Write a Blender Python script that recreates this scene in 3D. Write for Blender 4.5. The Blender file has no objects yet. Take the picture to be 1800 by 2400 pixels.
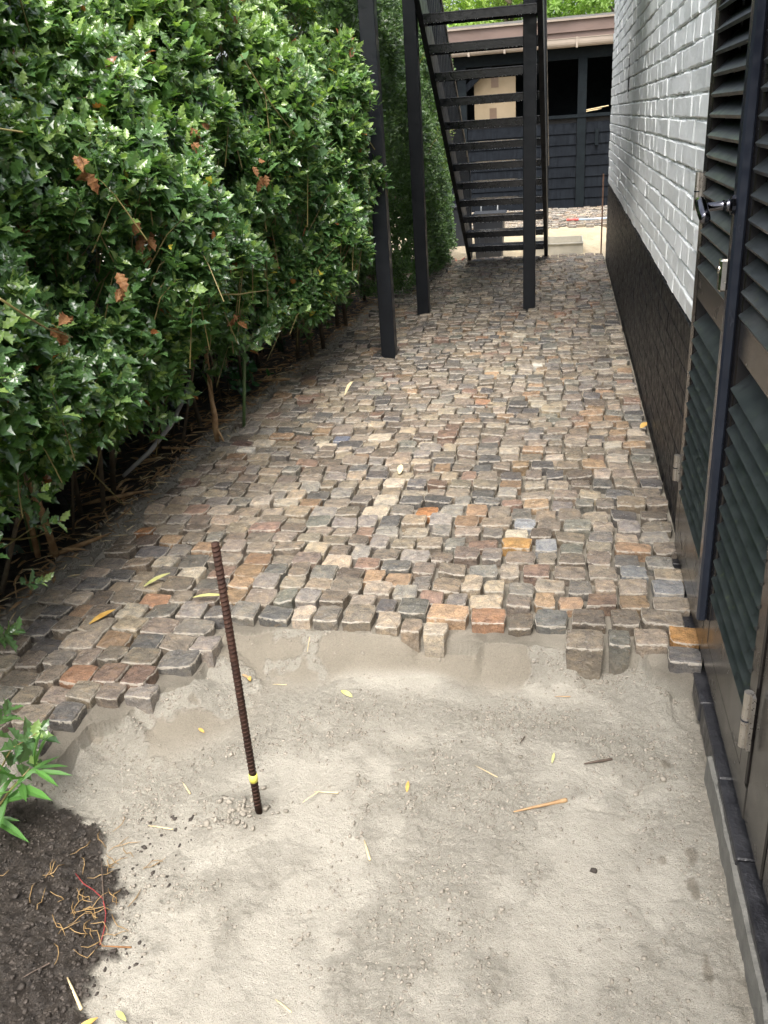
import bpy, math, random
import numpy as np
from mathutils import Matrix, Vector

C = bpy.context.scene.collection
random.seed(7)
RNG = np.random.default_rng(7)

# ------------------------------------------------------------------ camera, sky, sun, exposure
CAM_H = 1.6
F_PX = 2020.0
roll, pitch, yaw = math.radians(4.15), math.radians(24.1), math.radians(12.65)
fw0 = Vector((-math.sin(yaw), math.cos(yaw), 0)); r0 = Vector((math.cos(yaw), math.sin(yaw), 0)); u0 = Vector((0, 0, 1))
FW = fw0*math.cos(pitch) - u0*math.sin(pitch)
up_ = u0*math.cos(pitch) + fw0*math.sin(pitch)
RT = r0*math.cos(roll) - up_*math.sin(roll)
UP = up_*math.cos(roll) + r0*math.sin(roll)
cam_data = bpy.data.cameras.new('camera')
cam = bpy.data.objects.new('camera', cam_data); C.objects.link(cam)
m4 = Matrix((RT, UP, -FW)).transposed().to_4x4(); m4.translation = Vector((0, 0, CAM_H))
cam.matrix_world = m4
cam_data.sensor_fit = 'VERTICAL'; cam_data.sensor_height = 24.0; cam_data.lens = F_PX/2400*24.0
cam_data.clip_start = 0.05; cam_data.clip_end = 500
bpy.context.scene.camera = cam

SUN_EL, SUN_AZ = math.radians(62), math.radians(178)      # azimuth measured clockwise from +y
world = bpy.data.worlds.new('World'); bpy.context.scene.world = world; world.use_nodes = True
wn = world.node_tree.nodes; wl = world.node_tree.links; wn.clear()
w_out = wn.new('ShaderNodeOutputWorld'); w_bg = wn.new('ShaderNodeBackground'); w_sky = wn.new('ShaderNodeTexSky')
w_hsv = wn.new('ShaderNodeHueSaturation')
w_sky.sky_type = 'NISHITA'; w_sky.sun_disc = False; w_sky.sun_elevation = SUN_EL; w_sky.sun_rotation = SUN_AZ
w_sky.air_density = 1.0; w_sky.dust_density = 6.0; w_sky.ozone_density = 1.0
w_hsv.inputs['Saturation'].default_value = 0.48
wl.new(w_sky.outputs[0], w_hsv.inputs['Color']); wl.new(w_hsv.outputs[0], w_bg.inputs['Color']); wl.new(w_bg.outputs[0], w_out.inputs[0])
w_bg.inputs['Strength'].default_value = 0.15
sun_d = bpy.data.lights.new('sun', 'SUN'); sun_d.energy = 1.5; sun_d.angle = math.radians(50); sun_d.color = (1.0, 0.97, 0.93)
sun = bpy.data.objects.new('sun', sun_d); C.objects.link(sun)
sdir = Vector((math.sin(SUN_AZ)*math.cos(SUN_EL), math.cos(SUN_AZ)*math.cos(SUN_EL), math.sin(SUN_EL)))
sun.rotation_euler = sdir.to_track_quat('Z', 'Y').to_euler()
vs = bpy.context.scene.view_settings
vs.view_transform = 'Standard'; vs.look = 'None'; vs.gamma = 1; vs.use_curve_mapping = False
vs.exposure = 1.55

# ------------------------------------------------------------------ helpers
def tag(o, label=None, cat=None, group=None, kind=None):
    if label: o['label'] = label
    if cat: o['category'] = cat
    if group: o['group'] = group
    if kind: o['kind'] = kind
    return o

def empty(name, loc=(0, 0, 0), **k):
    o = bpy.data.objects.new(name, None); o.location = loc; o.empty_display_size = .1; C.objects.link(o)
    return tag(o, **k)

def link_mesh(name, me, parent=None, **k):
    o = bpy.data.objects.new(name, me); C.objects.link(o)
    if parent:
        o.parent = parent
        o.matrix_parent_inverse = Matrix.Translation(parent.location).inverted() if parent.type == 'EMPTY' else Matrix()
    return tag(o, **k)

class MB:
    def __init__(s): s.v = []; s.f = []
    def add(s, verts, faces):
        b = len(s.v); s.v += [tuple(p) for p in verts]; s.f += [tuple(i+b for i in f) for f in faces]; return s
    def box(s, lo, hi, bev=0.0):
        (a, b, c), (d, e, f) = lo, hi
        if bev <= 0:
            vs_ = [(a,b,c),(d,b,c),(d,e,c),(a,e,c),(a,b,f),(d,b,f),(d,e,f),(a,e,f)]
            return s.add(vs_, [(0,3,2,1),(4,5,6,7),(0,1,5,4),(1,2,6,5),(2,3,7,6),(3,0,4,7)])
        t = bev; P = []; idx = {}
        for xi in (0, 1):
            for yi in (0, 1):
                for zi in (0, 1):
                    X, Y, Z = (a, d)[xi], (b, e)[yi], (c, f)[zi]
                    sx, sy, sz = (1, -1)[xi]*t, (1, -1)[yi]*t, (1, -1)[zi]*t
                    for ax, p in enumerate(((X, Y+sy, Z+sz), (X+sx, Y, Z+sz), (X+sx, Y+sy, Z))):
                        idx[(xi, yi, zi, ax)] = len(P); P.append(p)
        g = lambda x, y, z, ax: idx[(x, y, z, ax)]
        F = []
        for k in (0, 1):
            q = [g(k,0,0,0), g(k,1,0,0), g(k,1,1,0), g(k,0,1,0)]; F.append(q if k else q[::-1])
            q = [g(0,k,0,1), g(0,k,1,1), g(1,k,1,1), g(1,k,0,1)]; F.append(q if k else q[::-1])
            q = [g(0,0,k,2), g(1,0,k,2), g(1,1,k,2), g(0,1,k,2)]; F.append(q if k else q[::-1])
        for i in (0, 1):
            for j in (0, 1):
                fl = (i ^ j)
                q = [g(0,i,j,1), g(1,i,j,1), g(1,i,j,2), g(0,i,j,2)]; F.append(q[::-1] if not fl else q)
                q = [g(i,0,j,0), g(i,1,j,0), g(i,1,j,2), g(i,0,j,2)]; F.append(q if not fl else q[::-1])
                q = [g(i,j,0,0), g(i,j,1,0), g(i,j,1,1), g(i,j,0,1)]; F.append(q[::-1] if not fl else q)
                for k in (0, 1):
                    q = [g(i,j,k,0), g(i,j,k,1), g(i,j,k,2)]; F.append(q if (i ^ j ^ k) else q[::-1])
        return s.add(P, F)
    def tube(s, pts, r, n=8, cap=True):
        pts = [Vector(p) for p in pts]; rs = r if isinstance(r, (list, tuple)) else [r]*len(pts)
        rings = []; b = len(s.v); prev = None
        for i, p in enumerate(pts):
            d = (pts[min(i+1, len(pts)-1)] - pts[max(i-1, 0)]).normalized()
            a = prev if prev is not None else (Vector((0, 0, 1)) if abs(d.z) < .9 else Vector((1, 0, 0)))
            x = (a - d*a.dot(d)).normalized(); y = d.cross(x); prev = x
            for k in range(n):
                t = 2*math.pi*k/n; s.v.append(tuple(p + (x*math.cos(t) + y*math.sin(t))*rs[i]))
        for i in range(len(pts)-1):
            for k in range(n):
                k2 = (k+1) % n; s.f.append((b+i*n+k, b+i*n+k2, b+(i+1)*n+k2, b+(i+1)*n+k))
        if cap:
            s.f.append(tuple(b+k for k in range(n))[::-1]); s.f.append(tuple(b+(len(pts)-1)*n+k for k in range(n)))
        return s
    def prism(s, poly, axis, lo, hi):
        # poly in the two other axes, extruded along axis from lo to hi
        n = len(poly); P = []
        for h in (lo, hi):
            for u, w in poly:
                P.append({0: (h, u, w), 1: (u, h, w), 2: (u, w, h)}[axis])
        F = [tuple(range(n))[::-1], tuple(range(n, 2*n))] + [(i, (i+1) % n, n+(i+1) % n, n+i) for i in range(n)]
        return s.add(P, F)
    def mesh(s, name, mat, smooth=False):
        me = bpy.data.meshes.new(name); me.from_pydata(s.v, [], s.f); me.validate(); me.update()
        if mat: me.materials.append(mat)
        if smooth:
            me.polygons.foreach_set('use_smooth', [True]*len(me.polygons))
        return me
    def build(s, name, mat, parent=None, smooth=False, fix=True, **k):
        me = s.mesh(name, mat, smooth)
        if fix:
            import bmesh
            bm = bmesh.new(); bm.from_mesh(me); bmesh.ops.recalc_face_normals(bm, faces=bm.faces); bm.to_mesh(me); bm.free()
        return link_mesh(name, me, parent, **k)

def np_mesh(name, V, T, mat, col=None, smooth=True, extra=None):
    """fast mesh from numpy: V (n,3), T (m,3 or 4)"""
    me = bpy.data.meshes.new(name); n, m, k = len(V), len(T), T.shape[1]
    me.vertices.add(n); me.vertices.foreach_set('co', np.ascontiguousarray(V, dtype=np.float32).ravel())
    me.loops.add(m*k); me.loops.foreach_set('vertex_index', np.ascontiguousarray(T, dtype=np.int32).ravel())
    me.polygons.add(m); me.polygons.foreach_set('loop_start', np.arange(m, dtype=np.int32)*k)
    me.polygons.foreach_set('use_smooth', np.full(m, smooth, dtype=bool))
    me.update(calc_edges=True)
    if col is not None:
        a = me.color_attributes.new('tint', 'FLOAT_COLOR', 'POINT')
        a.data.foreach_set('color', np.ascontiguousarray(col, dtype=np.float32).ravel())
    for nm, arr in (extra or {}).items():
        a = me.attributes.new(nm, 'FLOAT', 'POINT'); a.data.foreach_set('value', np.ascontiguousarray(arr, dtype=np.float32))
    me.materials.append(mat)
    return me

def hash2(ix, iy, seed):
    h = (ix.astype(np.int64)*374761393 + iy.astype(np.int64)*668265263 + seed*1442695041) & 0xffffffff
    h = ((h ^ (h >> 13))*1274126177) & 0xffffffff
    h = h ^ (h >> 16)
    return (h & 0xffffff)/float(0xffffff)
def vn(x, y, sc, seed=0):
    x = np.asarray(x, float)*sc + 1000; y = np.asarray(y, float)*sc + 1000
    ix, iy = np.floor(x), np.floor(y); fx, fy = x-ix, y-iy
    fx = fx*fx*(3-2*fx); fy = fy*fy*(3-2*fy)
    a, b, c, d = hash2(ix, iy, seed), hash2(ix+1, iy, seed), hash2(ix, iy+1, seed), hash2(ix+1, iy+1, seed)
    return a*(1-fx)*(1-fy) + b*fx*(1-fy) + c*(1-fx)*fy + d*fx*fy
def fbm(x, y, sc, o=4, seed=0):
    s = 0; a = .5; t = 0
    for i in range(o):
        s = s + a*vn(x+i*3.7, y-i*1.9, sc, seed+i); t += a; a *= .5; sc *= 2.03
    return s/t
def sst(a, b, x):
    t = np.clip((np.asarray(x, float)-a)/(b-a), 0, 1); return t*t*(3-2*t)

# ------------------------------------------------------------------ materials
def nt(name):
    m = bpy.data.materials.new(name); m.use_nodes = True; t = m.node_tree
    return m, t, t.nodes['Principled BSDF'], t.nodes['Material Output']
def texco(t, scale=(1, 1, 1)):
    g = t.nodes.new('ShaderNodeNewGeometry'); mp = t.nodes.new('ShaderNodeMapping'); mp.inputs['Scale'].default_value = scale
    t.links.new(g.outputs['Position'], mp.inputs[0]); return mp.outputs[0]
def noise(t, co, sc, det=4, rough=.55, dist=0):
    n = t.nodes.new('ShaderNodeTexNoise'); n.inputs['Scale'].default_value = sc; n.inputs['Detail'].default_value = det
    n.inputs['Roughness'].default_value = rough; n.inputs['Distortion'].default_value = dist
    t.links.new(co, n.inputs['Vector']); return n.outputs['Fac']
def ramp(t, fac, stops):
    r = t.nodes.new('ShaderNodeValToRGB'); e = r.color_ramp.elements
    while len(e) < len(stops): e.new(.5)
    for i, (p, c) in enumerate(stops):
        e[i].position = p; e[i].color = (c[0], c[1], c[2], 1) if isinstance(c, (tuple, list)) else (c, c, c, 1)
    t.links.new(fac, r.inputs[0]); return r.outputs[0]
def mix(t, kind, fac, a, b):
    m = t.nodes.new('ShaderNodeMix'); m.data_type = 'RGBA'; m.blend_type = kind
    for s_, v in ((0, fac), (6, a), (7, b)):
        if isinstance(v, (int, float)): m.inputs[s_].default_value = v
        elif isinstance(v, tuple): m.inputs[s_].default_value = (*v, 1)
        else: t.links.new(v, m.inputs[s_])
    return m.outputs[2]
def mathn(t, op, a, b):
    m = t.nodes.new('ShaderNodeMath'); m.operation = op
    for s_, v in ((0, a), (1, b)):
        if isinstance(v, (int, float)): m.inputs[s_].default_value = v
        else: t.links.new(v, m.inputs[s_])
    return m.outputs[0]
def attr(t, name):
    a = t.nodes.new('ShaderNodeAttribute'); a.attribute_name = name; return a
def bump(t, bsdf, hs, dist=1.0):
    """hs: list of (height socket, distance)"""
    prev = None
    for h, d in hs:
        b = t.nodes.new('ShaderNodeBump'); b.inputs['Strength'].default_value = 1; b.inputs['Distance'].default_value = d
        t.links.new(h, b.inputs['Height'])
        if prev: t.links.new(prev, b.inputs['Normal'])
        prev = b.outputs[0]
    t.links.new(prev, bsdf.inputs['Normal'])

def simple(name, c1, c2=None, rough=.5, sc=8, bumps=((60, .001),), metallic=0, spec=.5, rvar=.12, stretch=(1, 1, 1), coat=0):
    m, t, b, o = nt(name); co = texco(t, stretch)
    n = noise(t, co, sc, 6, .6)
    t.links.new(ramp(t, n, [(.3, c1), (.7, c2 or c1)]), b.inputs['Base Color'])
    n2 = noise(t, co, sc*2.7, 4)
    t.links.new(ramp(t, n2, [(.3, max(rough-rvar, .03)), (.7, min(rough+rvar, 1))]), b.inputs['Roughness'])
    b.inputs['Metallic'].default_value = metallic; b.inputs['Specular IOR Level'].default_value = spec
    b.inputs['Coat Weight'].default_value = coat
    if bumps: bump(t, b, [(noise(t, co, s_, 4), d) for s_, d in bumps])
    return m

# black gloss paint, wet
M_black = simple('black_steel_paint', (.005, .0065, .009), (.009, .0115, .015), .42, 5, ((90, .0006), (14, .0015)), rvar=.14, spec=.38)
M_tread = simple('wet_black_tread', (.008, .010, .013), (.016, .019, .024), .16, 9, ((70, .0006),), rvar=.12)
M_door = simple('dark_brown_gloss_paint', (.009, .0078, .0072), (.014, .012, .011), .24, 4, ((8, .0008),), rvar=.05)
M_astragal = simple('blue_black_gloss_paint', (.010, .012, .018), (.018, .022, .032), .2, 12, ((60, .0006),), stretch=(1, 1, .25))
M_void = simple('recess_shade_black', (.006, .006, .006), (.012, .012, .012), .8, 6, ())  # near-black colour puts the shade of gaps and recesses into the surface
M_rust = simple('dark_rust', (.022, .010, .007), (.055, .025, .015), .75, 40, ((260, .0012),), spec=.3)
M_rust2 = simple('pale_rust', (.10, .05, .03), (.2, .11, .07), .7, 30, ((200, .001),))
M_steel = simple('weathered_steel', (.34, .31, .27), (.5, .47, .42), .35, 40, ((120, .0004),), metallic=.85)
M_chrome = simple('dark_chrome', (.06, .06, .07), (.16, .16, .18), .1, 20, (), metallic=1, rvar=.04)
M_nickel = simple('bright_nickel', (.55, .52, .47), (.7, .67, .6), .18, 20, (), metallic=1)
M_yellow = simple('yellow_tape', (.78, .72, .10), (.85, .80, .16), .45, 60, ((200, .0006),))
M_cane = simple('green_bamboo', (.05, .10, .03), (.10, .16, .06), .35, 10, ((50, .0008),), stretch=(1, 1, .2))
M_sheath = simple('dry_bamboo_sheath', (.26, .14, .06), (.50, .34, .18), .6, 25, ((160, .001),))
M_straw = simple('pale_straw', (.55, .42, .22), (.72, .60, .38), .55, 30, ((200, .0006),))
M_deadleaf = simple('brown_dead_leaf', (.13, .055, .022), (.27, .14, .055), .6, 40, ((120, .001),), spec=.25)
M_yleaf = simple('yellow_fallen_leaf', (.42, .22, .04), (.58, .40, .12), .45, 30, ((120, .0008),))
M_ygreen = simple('yellow_green_leaf', (.36, .37, .12), (.52, .50, .22), .4, 30, ((120, .0008),))
M_twig = simple('dark_twig', (.05, .035, .025), (.11, .08, .06), .75, 40, ((120, .001),))
M_branch = simple('holly_bark', (.07, .055, .035), (.15, .12, .08), .7, 20, ((90, .002),))
M_gtwig = simple('green_brown_twig', (.13, .12, .035), (.22, .17, .06), .5, 30, ())
M_pipe = simple('grey_stem', (.25, .25, .25), (.38, .37, .35), .6, 15, ((80, .001),))
M_root = simple('yellow_root', (.20, .12, .045), (.34, .23, .10), .6, 40, ())
M_redroot = simple('red_thread', (.16, .025, .025), (.28, .05, .045), .5, 40, ())
M_concrete = simple('mortar_grey', (.09, .088, .078), (.17, .165, .145), .8, 14, ((40, .004), (160, .0015)))
M_blackbrick = simple('black_painted_brick', (.012, .012, .014), (.035, .035, .038), .38, 12, ((30, .004), (120, .0012)))
M_fascia = simple('brown_fascia', (.10, .068, .055), (.16, .112, .092), .6, 4, ((40, .001),), stretch=(.3, 1, 1))
M_gutter = simple('beige_gutter', (.20, .165, .13), (.28, .235, .19), .5, 5, ((40, .001),), stretch=(.4, 1, 1))
M_shed = simple('blue_black_shed_board', (.004, .005, .007), (.013, .016, .020), .6, 9, ((40, .002),), stretch=(3, 3, .35), spec=.05)
M_shedpost = simple('black_shed_post', (.004, .006, .008), (.008, .012, .014), .75, 9, ((40, .001),), spec=.12)
M_board = simple('beige_board', (.22, .17, .10), (.29, .225, .14), .7, 2.5, ((50, .0008),))
M_tape = simple('brown_packing_tape', (.12, .08, .05), (.15, .10, .065), .4, 10, ())
M_bin = simple('black_plastic', (.014, .016, .02), (.026, .03, .037), .5, 12, ((80, .0006),))
M_redplastic = simple('red_plastic', (.5, .05, .04), (.6, .08, .06), .4, 12, ())
M_bluehose = simple('pale_blue_hose', (.35, .45, .55), (.45, .55, .65), .4, 12, ())
M_trough = simple('galvanised_zinc', (.34, .33, .29), (.48, .46, .40), .45, 8, ((50, .001),), metallic=.3)
M_greybox = simple('grey_plastic', (.32, .34, .35), (.42, .44, .45), .5, 12, ())
M_roof = simple('roof_felt', (.05, .045, .04), (.09, .085, .08), .85, 10, ((60, .002),))
M_plaster = simple('house_core', (.30, .30, .29), (.36, .36, .35), .9, 10, ((60, .002),))

# slats: wet black paint, foliage reflection put in as green-grey, black spots of grime
def slat_mat():
    m, t, b, o = nt('slat_paint_green_reflection'); co = texco(t)
    base = ramp(t, noise(t, co, 14, 5), [(.3, (.012, .016, .017)), (.7, (.026, .032, .032))])
    sp = ramp(t, noise(t, texco(t, (1, 1, 1)), 38, 3, .55), [(.60, 1.0), (.66, .55)])
    gr = ramp(t, noise(t, co, 35, 4, .6), [(.62, (0, 0, 0)), (.75, (.03, .04, 0))])
    c = mix(t, 'MULTIPLY', 1.0, base, sp); c = mix(t, 'ADD', 1.0, c, gr)
    t.links.new(c, b.inputs['Base Color'])
    t.links.new(ramp(t, noise(t, co, 9, 2), [(.35, .30), (.65, .42)]), b.inputs['Roughness'])
    bump(t, b, [(noise(t, co, 9, 2), .0015)])
    return m
M_slat = slat_mat()

def brick_mat():
    m, t, b, o = nt('white_masonry_paint'); co = texco(t)
    base = ramp(t, noise(t, co, 3.0, 6), [(.3, (.74, .77, .76)), (.7, (.82, .84, .84))])
    st = ramp(t, noise(t, co, 45, 6, .7), [(.25, .88), (.6, 1.0)])
    c = mix(t, 'MULTIPLY', 1.0, base, st)
    co2 = texco(t, (1, 1, 1))
    chip = ramp(t, noise(t, co2, 26, 5, .75), [(.70, (0, 0, 0)), (.74, (1, 1, 1))])
    c = mix(t, 'MIX', mathn(t, 'MULTIPLY', chip, .30), c, (.40, .38, .32))
    t.links.new(c, b.inputs['Base Color'])
    t.links.new(ramp(t, noise(t, co, 30, 4), [(.3, .28), (.7, .55)]), b.inputs['Roughness'])
    bump(t, b, [(noise(t, co, 22, 5, .65), .007), (noise(t, co, 95, 4, .7), .004)])
    return m
M_brick = brick_mat()
def mortar_mat():
    m, t, b, o = nt('painted_mortar'); co = texco(t)
    base = ramp(t, noise(t, co, 16, 6), [(.35, (.55, .57, .54)), (.6, (.78, .80, .78))])
    dirt = ramp(t, noise(t, texco(t, (1, 1, 4)), 7, 5, .7), [(.50, (0, 0, 0)), (.64, (1, 1, 1))])
    t.links.new(mix(t, 'MIX', mathn(t, 'MULTIPLY', dirt, .8), base, (.17, .15, .115)), b.inputs['Base Color'])
    b.inputs['Roughness'].default_value = .6
    bump(t, b, [(noise(t, co, 50, 5, .7), .006)])
    return m
M_mortar = mortar_mat()
def plinth_mat():
    m, t, b, o = nt('black_plinth_paint')
    co = texco(t); cv = texco(t, (1, 1, .25))
    base = ramp(t, noise(t, cv, 30, 6, .7), [(.3, (.003, .0035, .005)), (.62, (.006, .007, .009)), (.8, (.016, .017, .019))])
    t.links.new(base, b.inputs['Base Color'])
    b.inputs['Specular IOR Level'].default_value = .18
    t.links.new(ramp(t, noise(t, co, 30, 4), [(.3, .30), (.7, .6)]), b.inputs['Roughness'])
    bump(t, b, [(noise(t, cv, 40, 6, .7), .005), (noise(t, co, 120, 4), .0012)])
    return m
M_plinth = plinth_mat()

def stone_mat():
    m, t, b, o = nt('natural_stone_sett'); co = texco(t); a = attr(t, 'tint')
    mot = ramp(t, noise(t, co, 26, 7, .65, .4), [(.25, (.50, .50, .54)), (.5, (.98, .96, .93)), (.75, (1.55, 1.40, 1.2))])
    c = mix(t, 'MULTIPLY', 1.0, a.outputs['Color'], mot)
    vein = ramp(t, noise(t, texco(t, (1, 3, 2)), 14, 6, .7, 1.2), [(.56, (0, 0, 0)), (.68, (1, 1, 1))])
    c = mix(t, 'MIX', mathn(t, 'MULTIPLY', vein, .30), c, (.27, .17, .08))
    spk = ramp(t, noise(t, co, 260, 2, .5), [(.32, .45), (.45, 1.0), (.62, 1.0), (.72, 1.7)])
    c = mix(t, 'MULTIPLY', .75, c, spk)
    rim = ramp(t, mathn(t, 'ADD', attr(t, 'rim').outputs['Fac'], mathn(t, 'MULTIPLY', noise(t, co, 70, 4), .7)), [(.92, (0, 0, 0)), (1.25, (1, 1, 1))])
    c = mix(t, 'MIX', mathn(t, 'MULTIPLY', rim, .7), c, (.50, .455, .38))  # pale rims: worn edges, with a wet highlight put into the colour
    # sandy dirt in the pores and low on the sides
    dirt = ramp(t, mathn(t, 'ADD', attr(t, 'low').outputs['Fac'], mathn(t, 'MULTIPLY', noise(t, co, 35, 5), .6)), [(.75, (0, 0, 0)), (1.1, (1, 1, 1))])
    c = mix(t, 'MIX', mathn(t, 'MULTIPLY', dirt, .55), c, (.22, .19, .145))
    t.links.new(c, b.inputs['Base Color'])
    t.links.new(ramp(t, noise(t, co, 18, 5, .6), [(.3, .07), (.52, .18), (.75, .38)]), b.inputs['Roughness'])
    b.inputs['Specular IOR Level'].default_value = .5
    bump(t, b, [(noise(t, co, 17, 5, .6), .016), (noise(t, co, 70, 6, .7), .0065), (noise(t, co, 260, 3), .0012)])
    return m
M_stone = stone_mat()

def ground_mat():
    m, t, b, o = nt('sand_and_soil'); co = texco(t)
    sand = ramp(t, noise(t, co, 7, 6, .6), [(.3, (.375, .350, .294)), (.7, (.425, .398, .338))])
    grain = ramp(t, noise(t, co, 420, 2, .5), [(.28, .55), (.45, .97), (.6, 1.03), (.75, 1.45)])
    sand = mix(t, 'MULTIPLY', .7, sand, grain)
    cr = attr(t, 'crumb').outputs['Fac']
    crn = mathn(t, 'MULTIPLY', cr, ramp(t, noise(t, co, 90, 5, .7), [(.35, .8), (.6, .25)]))
    sand = mix(t, 'MULTIPLY', crn, sand, (1.0, .99, .97))
    wet = attr(t, 'wet').outputs['Fac']
    sand = mix(t, 'MULTIPLY', wet, sand, (.54, .51, .47))
    warm = attr(t, 'warm').outputs['Fac']
    sand = mix(t, 'MULTIPLY', warm, sand, (1.12, 1.0, .80))
    soil = ramp(t, noise(t, co, 30, 7, .7), [(.3, (.020, .016, .013)), (.6, (.055, .045, .036)), (.8, (.11, .09, .07))])
    spk = ramp(t, noise(t, co, 240, 2, .5), [(.68, (0, 0, 0)), (.76, (.14, .12, .09))])
    soil = mix(t, 'ADD', .7, soil, spk)
    s = attr(t, 'soil').outputs['Fac']
    t.links.new(mix(t, 'MIX', s, sand, soil), b.inputs['Base Color'])
    t.links.new(ramp(t, s, [(0, .8), (1, .5)]), b.inputs['Roughness'])
    b.inputs['Specular IOR Level'].default_value = .35
    rough_f = mathn(t, 'ADD', mathn(t, 'ADD', cr, s), .22)
    h1 = mathn(t, 'MULTIPLY', noise(t, co, 85, 6, .72), rough_f)
    h2 = mathn(t, 'MULTIPLY', noise(t, co, 330, 3, .6), mathn(t, 'ADD', rough_f, .2))
    bump(t, b, [(h1, .02), (h2, .004)])
    return m
M_ground = ground_mat()
M_crumb = simple('damp_sand_crumb', (.21, .19, .155), (.33, .30, .25), .9, 30, ((300, .002),), spec=.2)
M_soilcrumb = simple('dark_soil_crumb', (.022, .017, .013), (.06, .048, .038), .7, 30, ((300, .002),))

def leaf_mat(name, rough=.3, trans=.25, spec=.5):
    m, t, b, o = nt(name); a = attr(t, 'tint')
    t.links.new(a.outputs['Color'], b.inputs['Base Color'])
    b.inputs['Roughness'].default_value = rough; b.inputs['Specular IOR Level'].default_value = spec
    tr = t.nodes.new('ShaderNodeBsdfTranslucent'); mx = t.nodes.new('ShaderNodeMixShader'); mx.inputs[0].default_value = trans
    c2 = mix(t, 'MULTIPLY', 1.0, a.outputs['Color'], (1.5, 1.7, .7)); t.links.new(c2, tr.inputs[0])
    t.links.new(b.outputs[0], mx.inputs[1]); t.links.new(tr.outputs[0], mx.inputs[2]); t.links.new(mx.outputs[0], o.inputs[0])
    return m
M_holly = leaf_mat('glossy_holly_leaf', .24, .30, .95)
M_ever = leaf_mat('small_evergreen_leaf', .35, .25)
M_tree = leaf_mat('broad_tree_leaf', .5, .4)
M_bamboo = leaf_mat('bamboo_leaf', .32, .3)

# ------------------------------------------------------------------ layout of the paving
XL_Y = [1.5, 2.3, 3.8, 4.9, 6.5, 7.9, 10.2, 11.4]; XL_X = [-2.1, -2.02, -1.96, -1.97, -1.86, -1.80, -1.70, -1.62]
YM_X = [-2.2, -1.56, -1.55, -1.44, -1.43, -1.33, -1.32, -1.19, -1.18, -1.0, .28, .30, .6]
YM_Y = [1.86, 1.83, 1.74, 1.76, 1.95, 2.00, 2.06, 2.18, 2.50, 2.55, 2.50, 2.40, 2.34]
def xleft(y): return np.interp(y, XL_Y, XL_X)
def ymin(x): return np.interp(x, YM_X, YM_Y)
PAVE_END = 11.28
_ex = np.linspace(-2.15, .5, 160); EDGE = np.stack([_ex, ymin(_ex)], 1)

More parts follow.
